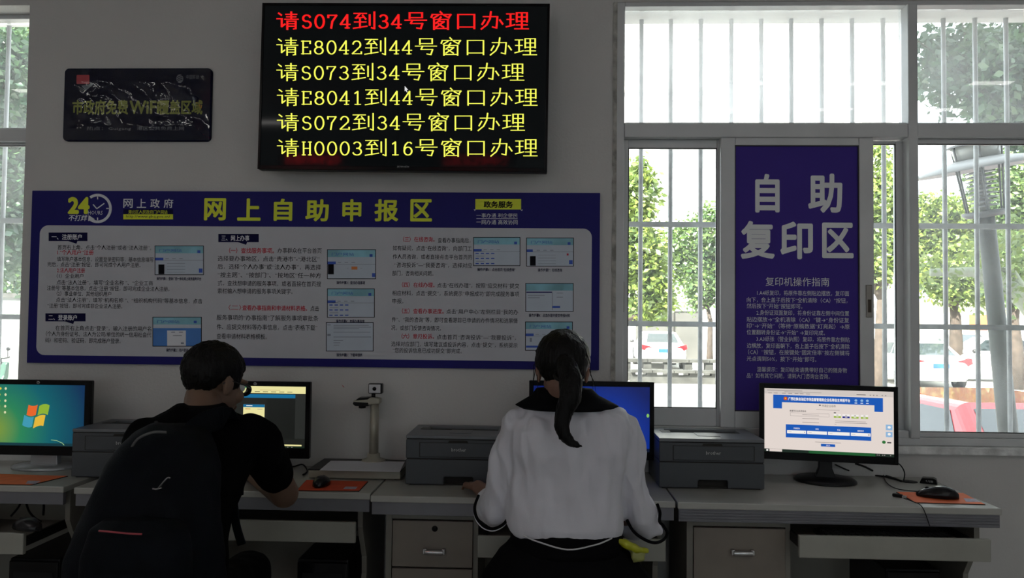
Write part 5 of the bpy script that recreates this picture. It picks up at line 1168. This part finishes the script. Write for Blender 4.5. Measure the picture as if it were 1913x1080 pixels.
haircap(FW, lambda x, y, z: (z > .035 if y > .03 else (z > -.07 if y < -.03 else z > .008)) , 5, .016, 1.0, 520, 'hair', wm, .0016)
b = MB()
pts = [Q(1057, 680, 2.215), Q(1066, 712, 2.185), Q(1066, 742, 2.165), Q(1053, 772, 2.155), Q(1049, 795, 2.15), Q(1054, 813, 2.147), Q(1066, 826, 2.145), Q(1078, 832, 2.143), Q(1088, 834, 2.14)]
limb(b, pts, [.030, .034, .031, .024, .021, .018, .013, .008, .002], 14)
def pony(co, n_): return co+n_*(.0022*noise.noise(Vector((co.x*260, co.y*120, co.z*16)))+.0012*noise.noise(Vector((co.x*600, co.y*300, co.z*30))))
fuse(b, 'ponytail', m_hair, .0035, wm, 2, pony)
p = Q(1060, 703, 2.19); o = MB().tube([p+Vector((.036*cos(a), .012+.036*sin(a)*.8, .012*sin(a*1))) for a in [2*pi*i/20 for i in range(21)]], .005, 8).build('hair_tie', m_mblk, wm)
b = MB(); rs = random.Random(9)
for x, y, dx, ln_ in ((1000, 690, -4, 45), (1003, 700, 2, 50), (998, 680, -2, 40), (1101, 690, 7, 38), (1103, 700, 10, 32), (1096, 660, 8, 40), (1040, 745, -4, 30), (1086, 832, 8, 3), (1082, 829, 12, 2)):
    b.tube([Q(x, y, 2.26), Q(x+dx*.8, y+ln_*.5, 2.255), Q(x+dx, y+ln_, 2.26)], [.0013, .001, .0005], 5)
b.build('loose_strands', m_hair, wm)
# blouse
b = MB()
secs = [(1060, 750, 2.305, 42, .048), (1060, 760, 2.305, 80, .068), (1060, 775, 2.305, 108, .088), (1060, 800, 2.305, 120, .108), (1060, 840, 2.31, 114, .120), (1057, 880, 2.32, 106, .120),
        (1054, 920, 2.325, 106, .120), (1053, 950, 2.325, 109, .124), (1055, 975, 2.325, 109, .126), (1057, 991, 2.325, 104, .118), (1058, 999, 2.325, 92, .10)]
loft(b, [(Q(x, y, d), K(w_, d), ry, 0) for x, y, d, w_, ry in secs], 40, 2.3)
limb(b, [Q(966, 795, 2.305), Q(948, 850, 2.315), Q(940, 905, 2.335), Q(928, 950, 2.365), Q(912, 945, 2.44)], [.055, .052, .050, .055, .050], 18)
limb(b, [Q(1158, 797, 2.305), Q(1174, 850, 2.315), Q(1184, 910, 2.335), Q(1197, 960, 2.36), Q(1212, 984, 2.37), Q(1180, 985, 2.44)], [.056, .053, .050, .052, .038, .042], 18)
limb(b, [Q(1212, 984, 2.37), Q(1231, 992, 2.365)], [.032, .016], 12)
bl = fuse(b, 'blouse', m_blouse, .006, wm, 5, foldfn(.019, 16, 5.0, 3, Q(1055, 985, 2.33).z))
def edge(name, pts, r, m, par): return MB().tube(pts, r, 8).build(name, m, par)
def spl(pts, k=5):
    P_ = [Vector(p) for p in pts]; out = []
    for i in range(len(P_)-1):
        p0 = P_[max(i-1, 0)]; p1 = P_[i]; p2 = P_[i+1]; p3 = P_[min(i+2, len(P_)-1)]
        for q_ in range(k): t = q_/k; out.append(.5*((2*p1)+(p2-p0)*t+(2*p0-5*p1+4*p2-p3)*t*t+(3*p1-p0-3*p2+p3)*t**3))
    return out+[P_[-1]]
lc = spl([Q(894, 926, 2.37), Q(887, 946, 2.33), Q(890, 966, 2.30), Q(903, 982, 2.29), Q(921, 988, 2.29), Q(941, 979, 2.30), Q(952, 962, 2.32)])
edge('cuff_trim', lc, .0045, m_black, wm)
edge('cuff_piping', [p+Vector((-.002 if p.x < Q(915, 960, 2.35).x else 0, -.002, -.006)) for p in lc[2:]], .0016, m_blouse, wm)
rcv = spl([Q(1171, 971, 2.31), Q(1182, 991, 2.295), Q(1197, 1004, 2.29), Q(1216, 1013, 2.29), Q(1231, 1013, 2.295), Q(1243, 1005, 2.305), Q(1246, 994, 2.31), Q(1239, 982, 2.32), Q(1232, 974, 2.32), Q(1233, 958, 2.33), Q(1228, 942, 2.35)])
edge('cuff_trim', rcv, .0045, m_black, wm)
# collar
b = MB(); cpts = []
cr = [(1054, 726, 52, .055, 2.30), (1056, 738, 62, .066, 2.303), (1058, 749, 82, .086, 2.305), (1059, 757, 96, .106, 2.305), (1059, 763, 84, .095, 2.307), (1058, 752, 60, .06, 2.307)]
loft(b, [(Q(x, y, d), K(w_, d), ry, 0) for x, y, w_, ry, d in cr], 40, 2.0); b.build('collar', m_black, wm)
# waistband, skirt, shoes
b = MB(); loft(b, [(Q(x, y, 2.325), K(w_, 2.325), ry, 0) for x, y, w_, ry in ((1057, 980, 96, .116), (1058, 992, 103, .124), (1058, 1012, 104, .127), (1058, 1024, 105, .128))], 48, 2.3); b.build('waistband', m_black, wm)
pv = spl([Q(960, 992, 2.285), Q(982, 1003, 2.225), Q(1007, 1013, 2.197), Q(1060, 1027, 2.185), Q(1109, 1019, 2.197), Q(1134, 1010, 2.22), Q(1152, 1001, 2.275)])
edge('waist_piping', pv, .0022, M('piping_white', (.6, .6, .62), .6), wm)
b = MB(); loft(b, [(Q(x, y, 2.325), K(w_, 2.325), ry, 0) for x, y, w_, ry in ((1058, 1002, 98, .115), (1055, 1020, 112, .122), (1055, 1045, 135, .14), (1060, 1080, 160, .165), (1060, 1130, 165, .17), (1060, 1160, 150, .16))], 30, 2.2)
for s, x in ((-1, 1005), (1, 1108)):
    hip = Q(x, 1120, 2.33); hip.z = .54; kn = hip+Vector((s*.02, .46, -.045)); an = Vector((kn.x, kn.y+.0, .14)); limb(b, [hip, kn, an], [.10, .066, .058], 16)
fuse(b, 'trousers', m_black, .008, wm, 6, foldfn(.005, 10, 8))
for x in (1015, 1098):
    hip = Q(x, 1130, 2.33); s = -1 if x == 1015 else 1; b = MB(); f = Vector((hip.x+s*.03, hip.y+.56, .045)); b.ball(f, (.045, .13, .045)); b.ball(f+Vector((0, -.08, .01)), (.038, .05, .055)); fuse(b, 'shoe', m_mblk, .006, wm, 3)
def stool(label, x, y, h=.44, r=.17):
    t = thing('stool', label, 'stool', (x, y, 0)); b = MB(); b.lathe([(0, h-.05), (r*.9, h-.05), (r, h-.035), (r, h-.015), (r*.9, h), (0, h)], n=32); b.build('seat', m_mblk, t)
    for i in range(4): a_ = pi/4+i*pi/2; MB().cyl((r*.6*cos(a_), r*.6*sin(a_), h-.045), (r*1.05*cos(a_), r*1.05*sin(a_), 0), .012, n=10).build('leg', m_steel, t)
    b = MB(); b.tube([(r*.85*cos(2*pi*i/24), r*.85*sin(2*pi*i/24), .18) for i in range(25)], .008, 8); b.build('foot_ring', m_steel, t)
q_ = Q(1058, 1150, 2.33); stool('round black stool under the seated woman', q_.x, q_.y, .425)
# yellow plastic bag at her hip
yb = thing('plastic_bag', 'crumpled yellow plastic bag at the right hip of the woman', 'bag'); m_yp = M('yellow_plastic', (.42, .44, .02), .35, var=.1, nscale=20, bump=.5, bscale=60); m_yp2 = M('pale_yellow_plastic', (.30, .32, .10), .4, var=.2, nscale=15, bump=.4, bscale=50)
def yfold(co, n_): return co+n_*.006*noise.noise(co*45)
b = MB(); limb(b, [Q(1150, 1008, 2.27), Q(1168, 1018, 2.26), Q(1190, 1026, 2.27), Q(1208, 1029, 2.28)], [.006, .013, .013, .009], 12); fuse(b, 'rolled_top', m_yp, .004, yb, 2, yfold)
b = MB(); b.prism([(Q(1176, 1020, 2.28).x, Q(1176, 1020, 2.28).z), (Q(1206, 1032, 2.28).x, Q(1206, 1032, 2.28).z), (Q(1203, 1046, 2.28).x, Q(1203, 1046, 2.28).z), (Q(1182, 1052, 2.28).x, Q(1182, 1052, 2.28).z)], -3.1+2.265, -3.1+2.30, 'y'); fuse(b, 'lower_part', m_yp2, .004, yb, 4, yfold)

# ---- man
mn = thing('person', 'man in a black T-shirt and glasses seated with his back to us, leaning right', 'person')
FM = Frame3(Q(400, 713, 2.30), (.50, .88, -.34), (-.03, 0, 1), k=.985)
b = MB(); nbm = Q(377, 782, 2.22); head(b, FM, nbm, .052)
limb(b, [nbm, Q(360, 880, 2.13), Q(330, 1000, 2.05), Q(312, 1150, 2.0)], [.058, .12, .12, .13], 20)
for x, d in ((280, 2.17), (480, 2.19)): limb(b, [nbm+Vector((0, 0, -.03)), Q(x, 828, d)], [.05, .04])
el = Q(531, 922, 2.44); wrm = Q(475, 885, 2.74); wrm.z = .785; limb(b, [Q(480, 820, 2.19), el, wrm], [.044, .045, .029], 18); hand(b, wrm, (-.5, .8, -.05), (0, 0, 1), 1, .3)
el2 = Q(255, 920, 2.32); wl2 = Q(330, 880, 2.72); wl2.z = .785; limb(b, [Q(275, 820, 2.16), el2, wl2], [.052, .045, .029]); hand(b, wl2, (.4, .85, -.05), (0, 0, 1), -1, .3)
legs = []
for s, kx in ((-1, 245), (1, 462)):
    hip = Q(315+s*45, 1150, 2.02); hip.z = .55; kn = Q(kx, 1090, 2.46); kn.z = .53; an = Vector((kn.x, kn.y+.04, .09)); legs.append((hip, kn, an)); limb(b, [hip, kn, an, an+Vector((0, .06, -.035)), an+Vector((0, .17, -.055))], [.085, .058, .036, .034, .024], 16)
fuse(b, 'body', m_skm, .0042, mn, 3)
face_parts(FM, mn)
def hm(x, y, z): return z > .05 if y > .045 else (z > -.074 if y < -.035 else z > (-.014 if y > .012 else .004))
haircap(FM, hm, 8, .011, .98, 700, 'hair', mn, .0035)
# glasses
gm = M('spectacle_frame', (.01, .01, .01), .3, var=0); gl_m = M('spectacle_lens', (.02, .02, .02), .03, var=0, spec=1.0)
g = MB()
for s in (-1, 1):
    g.tube([FM(s*.033+.023*cos(a), .098, -.002+.017*sin(a)) for a in [2*pi*i/24 for i in range(25)]], .0018, 6); g.tube([FM(s*.056, .096, .004), FM(s*.078, .05, .004), FM(s*.080, -.01, .004), FM(s*.079, -.028, -.012)], .0018, 6)
g.tube([FM(-.010, .099, .002), FM(0, .103, .005), FM(.010, .099, .002)], .0016, 6); go = g.build('glasses', gm, mn)
for s in (-1, 1): MB().prism([(0, 0), (0, 0), (0, 0)], 0, 0) ; l = MB(); l.ring([[FM(s*.033+.022*cos(a), .0975+k, -.002+.016*sin(a)) for a in [2*pi*i/20 for i in range(20)]] for k in (0, .001)]); l.build('lens', m_glass, go)
# T-shirt
b = MB()
secs = [(375, 756, 2.22, 42, .058), (374, 768, 2.21, 60, .07), (372, 786, 2.19, 98, .082), (371, 803, 2.175, 122, .10), (368, 830, 2.155, 126, .12), (360, 870, 2.13, 112, .13), (346, 920, 2.09, 102, .135), (328, 970, 2.06, 102, .14), (314, 1030, 2.02, 106, .145), (308, 1100, 1.99, 112, .15), (306, 1170, 1.98, 110, .15)]
loft(b, [(Q(x, y, d), K(w_, d), ry, .12) for x, y, d, w_, ry in secs], 40, 2.3)
limb(b, [Q(466, 816, 2.18), Q(484, 828, 2.21), Q(497, 855, 2.275), Q(508, 876, 2.325), Q(514, 888, 2.355)], [.066, .066, .062, .059, .056], 20)
limb(b, [Q(272, 820, 2.16), Q(262, 860, 2.21), Q(258, 890, 2.26)], [.062, .058, .054], 20)
fuse(b, 't_shirt', m_tee, .0065, mn, 5, foldfn(.006, 11, 7, 1))
b = MB(); loft(b, [(Q(380, 755, 2.222), K(40, 2.2), .056, 0), (Q(379, 762, 2.218), K(48, 2.2), .064, 0), (Q(378, 770, 2.214), K(58, 2.2), .070, 0)], 32); b.build('neckband', m_black, mn)
b = MB()
for hip, kn, an in legs: limb(b, [hip, kn, Vector((an.x, an.y, .13))], [.10, .075, .06], 18)
b.ball(Q(310, 1200, 1.98).lerp(legs[0][0].lerp(legs[1][0], .5), .7), (.17, .15, .12)); fuse(b, 'trousers', m_black, .008, mn, 6, foldfn(.006, 10, 8))
for hip, kn, an in legs: b = MB(); f = Vector((an.x, an.y+.07, .045)); b.ball(f, (.05, .14, .045)); b.ball(f+Vector((0, -.09, .01)), (.042, .055, .055)); fuse(b, 'shoe', m_mblk, .006, mn, 3)
q_ = legs[0][0].lerp(legs[1][0], .5); stool('round black stool under the seated man', q_.x, q_.y-.03, .43)
# backpack
bp = thing('backpack', 'black backpack with red zip line worn by the seated man', 'backpack')
b = MB(); secs = [(322, 790, 2.02, 36, .035), (318, 806, 2.0, 66, .065), (312, 832, 1.97, 84, .085), (305, 875, 1.93, 97, .105), (292, 930, 1.90, 112, .12), (280, 990, 1.87, 127, .13), (273, 1050, 1.86, 140, .135), (270, 1110, 1.86, 145, .135), (270, 1160, 1.87, 138, .125), (270, 1190, 1.88, 110, .10)]
loft(b, [(Q(x, y, d), K(w_, d), ry, 0) for x, y, d, w_, ry in secs], 36, 2.7); fuse(b, 'main_compartment', m_bag, .008, bp, 5, foldfn(.008, 8, 8, 4))
b = MB(); secs = [(262, 968, 1.765, 70, .03), (258, 985, 1.75, 92, .045), (255, 1040, 1.74, 105, .05), (255, 1110, 1.74, 108, .05), (256, 1160, 1.76, 95, .04)]
loft(b, [(Q(x, y, d), K(w_, d), ry, 0) for x, y, d, w_, ry in secs], 30, 2.8); fuse(b, 'front_pocket', m_bag, .007, bp, 5, foldfn(.004, 10, 10, 2))
edge('red_zip', spl([Q(185, 992, 1.70), Q(210, 994, 1.692), Q(240, 997, 1.69), Q(265, 998, 1.69)]), .0022, M('zip_red', (.38, .05, .07), .5, var=0), bp)
MB().tube(spl([Q(296, 912, 1.775), Q(306, 900, 1.77), Q(313, 893, 1.77), Q(318, 893, 1.77)]), [.0018]*16, 8).build('zip_pull', M('zip_metal', (.28, .28, .28), .35, .8), bp); 
MB().tube(spl([Q(285, 913, 1.775), Q(292, 914, 1.775), Q(302, 912, 1.775)]), .002, 8).build('zip_slider', M('zip_metal'), bp)
edge('grab_handle', spl([Q(245, 838, 1.905), Q(258, 820, 1.90), Q(285, 808, 1.90), Q(312, 808, 1.91)]), .0035, M('strap_grey', (.10, .10, .10), .7), bp)
def strap(name, pts, w_, m=m_bag):
    P_ = spl(pts, 6); b = MB(); rings = []
    for i, p in enumerate(P_):
        t = (P_[min(i+1, len(P_)-1)]-P_[max(i-1, 0)]).normalized(); s_ = t.cross(Vector((0, 1, 0))); s_ = s_.normalized() if s_.length > .1 else Vector((1, 0, 0)); u_ = s_.cross(t)
        rings.append([p+s_*w_/2+u_*.004, p-s_*w_/2+u_*.004, p-s_*w_/2-u_*.004, p+s_*w_/2-u_*.004])
    b.ring(rings, smooth=False); return b.build(name, m, bp, bevel=.002)
strap('shoulder_strap', [Q(290, 822, 2.0), Q(292, 812, 2.05), Q(296, 806, 2.14), Q(300, 815, 2.25), Q(300, 850, 2.30)], .06)
strap('shoulder_strap', [Q(352, 815, 2.0), Q(385, 790, 2.04), Q(428, 778, 2.14), Q(445, 790, 2.27), Q(440, 850, 2.29), Q(436, 930, 2.2)], .06)
strap('waist_strap', [Q(425, 905, 2.12), Q(436, 940, 2.10), Q(441, 980, 2.09), Q(452, 1018, 2.09)], .022)
# ------------------------------------------------------------------ give every root still at the origin a base under its own parts
def rebase():
    dg = bpy.context.evaluated_depsgraph_get(); bpy.context.view_layer.update()
    for o in list(SC.objects):
        if o.type != 'EMPTY' or o.parent or o.location.length > 1e-6 or not o.children: continue
        ps = [c.matrix_world @ Vector(q) for c in o.children for q in c.bound_box]
        b = Vector(((min(p.x for p in ps)+max(p.x for p in ps))/2, (min(p.y for p in ps)+max(p.y for p in ps))/2, min(p.z for p in ps)))
        o.location = b
        for c in o.children: c.location = c.location-b
rebase()
tv.rotation_euler = (0, .008, 0)
GROUPS = {'monitor': 'computer monitors on the desks', 'printer': 'grey laser printers on the desks', 'computer_mouse': 'black computer mice', 'keyboard': 'keyboards on the trays',
          'computer_tower': 'computer towers under the desks', 'car': 'cars parked outside', 'tree': 'trees outside the windows', 'cable': 'black cables at the desks',
          'stool': 'round black stools', 'motor_scooter': 'scooters outside the left window', 'yard_wall': 'yard walls outside'}
for o in SC.objects:
    if not o.parent and 'category' in o and o.name.split('.')[0] in GROUPS: o['group'] = GROUPS[o.name.split('.')[0]]
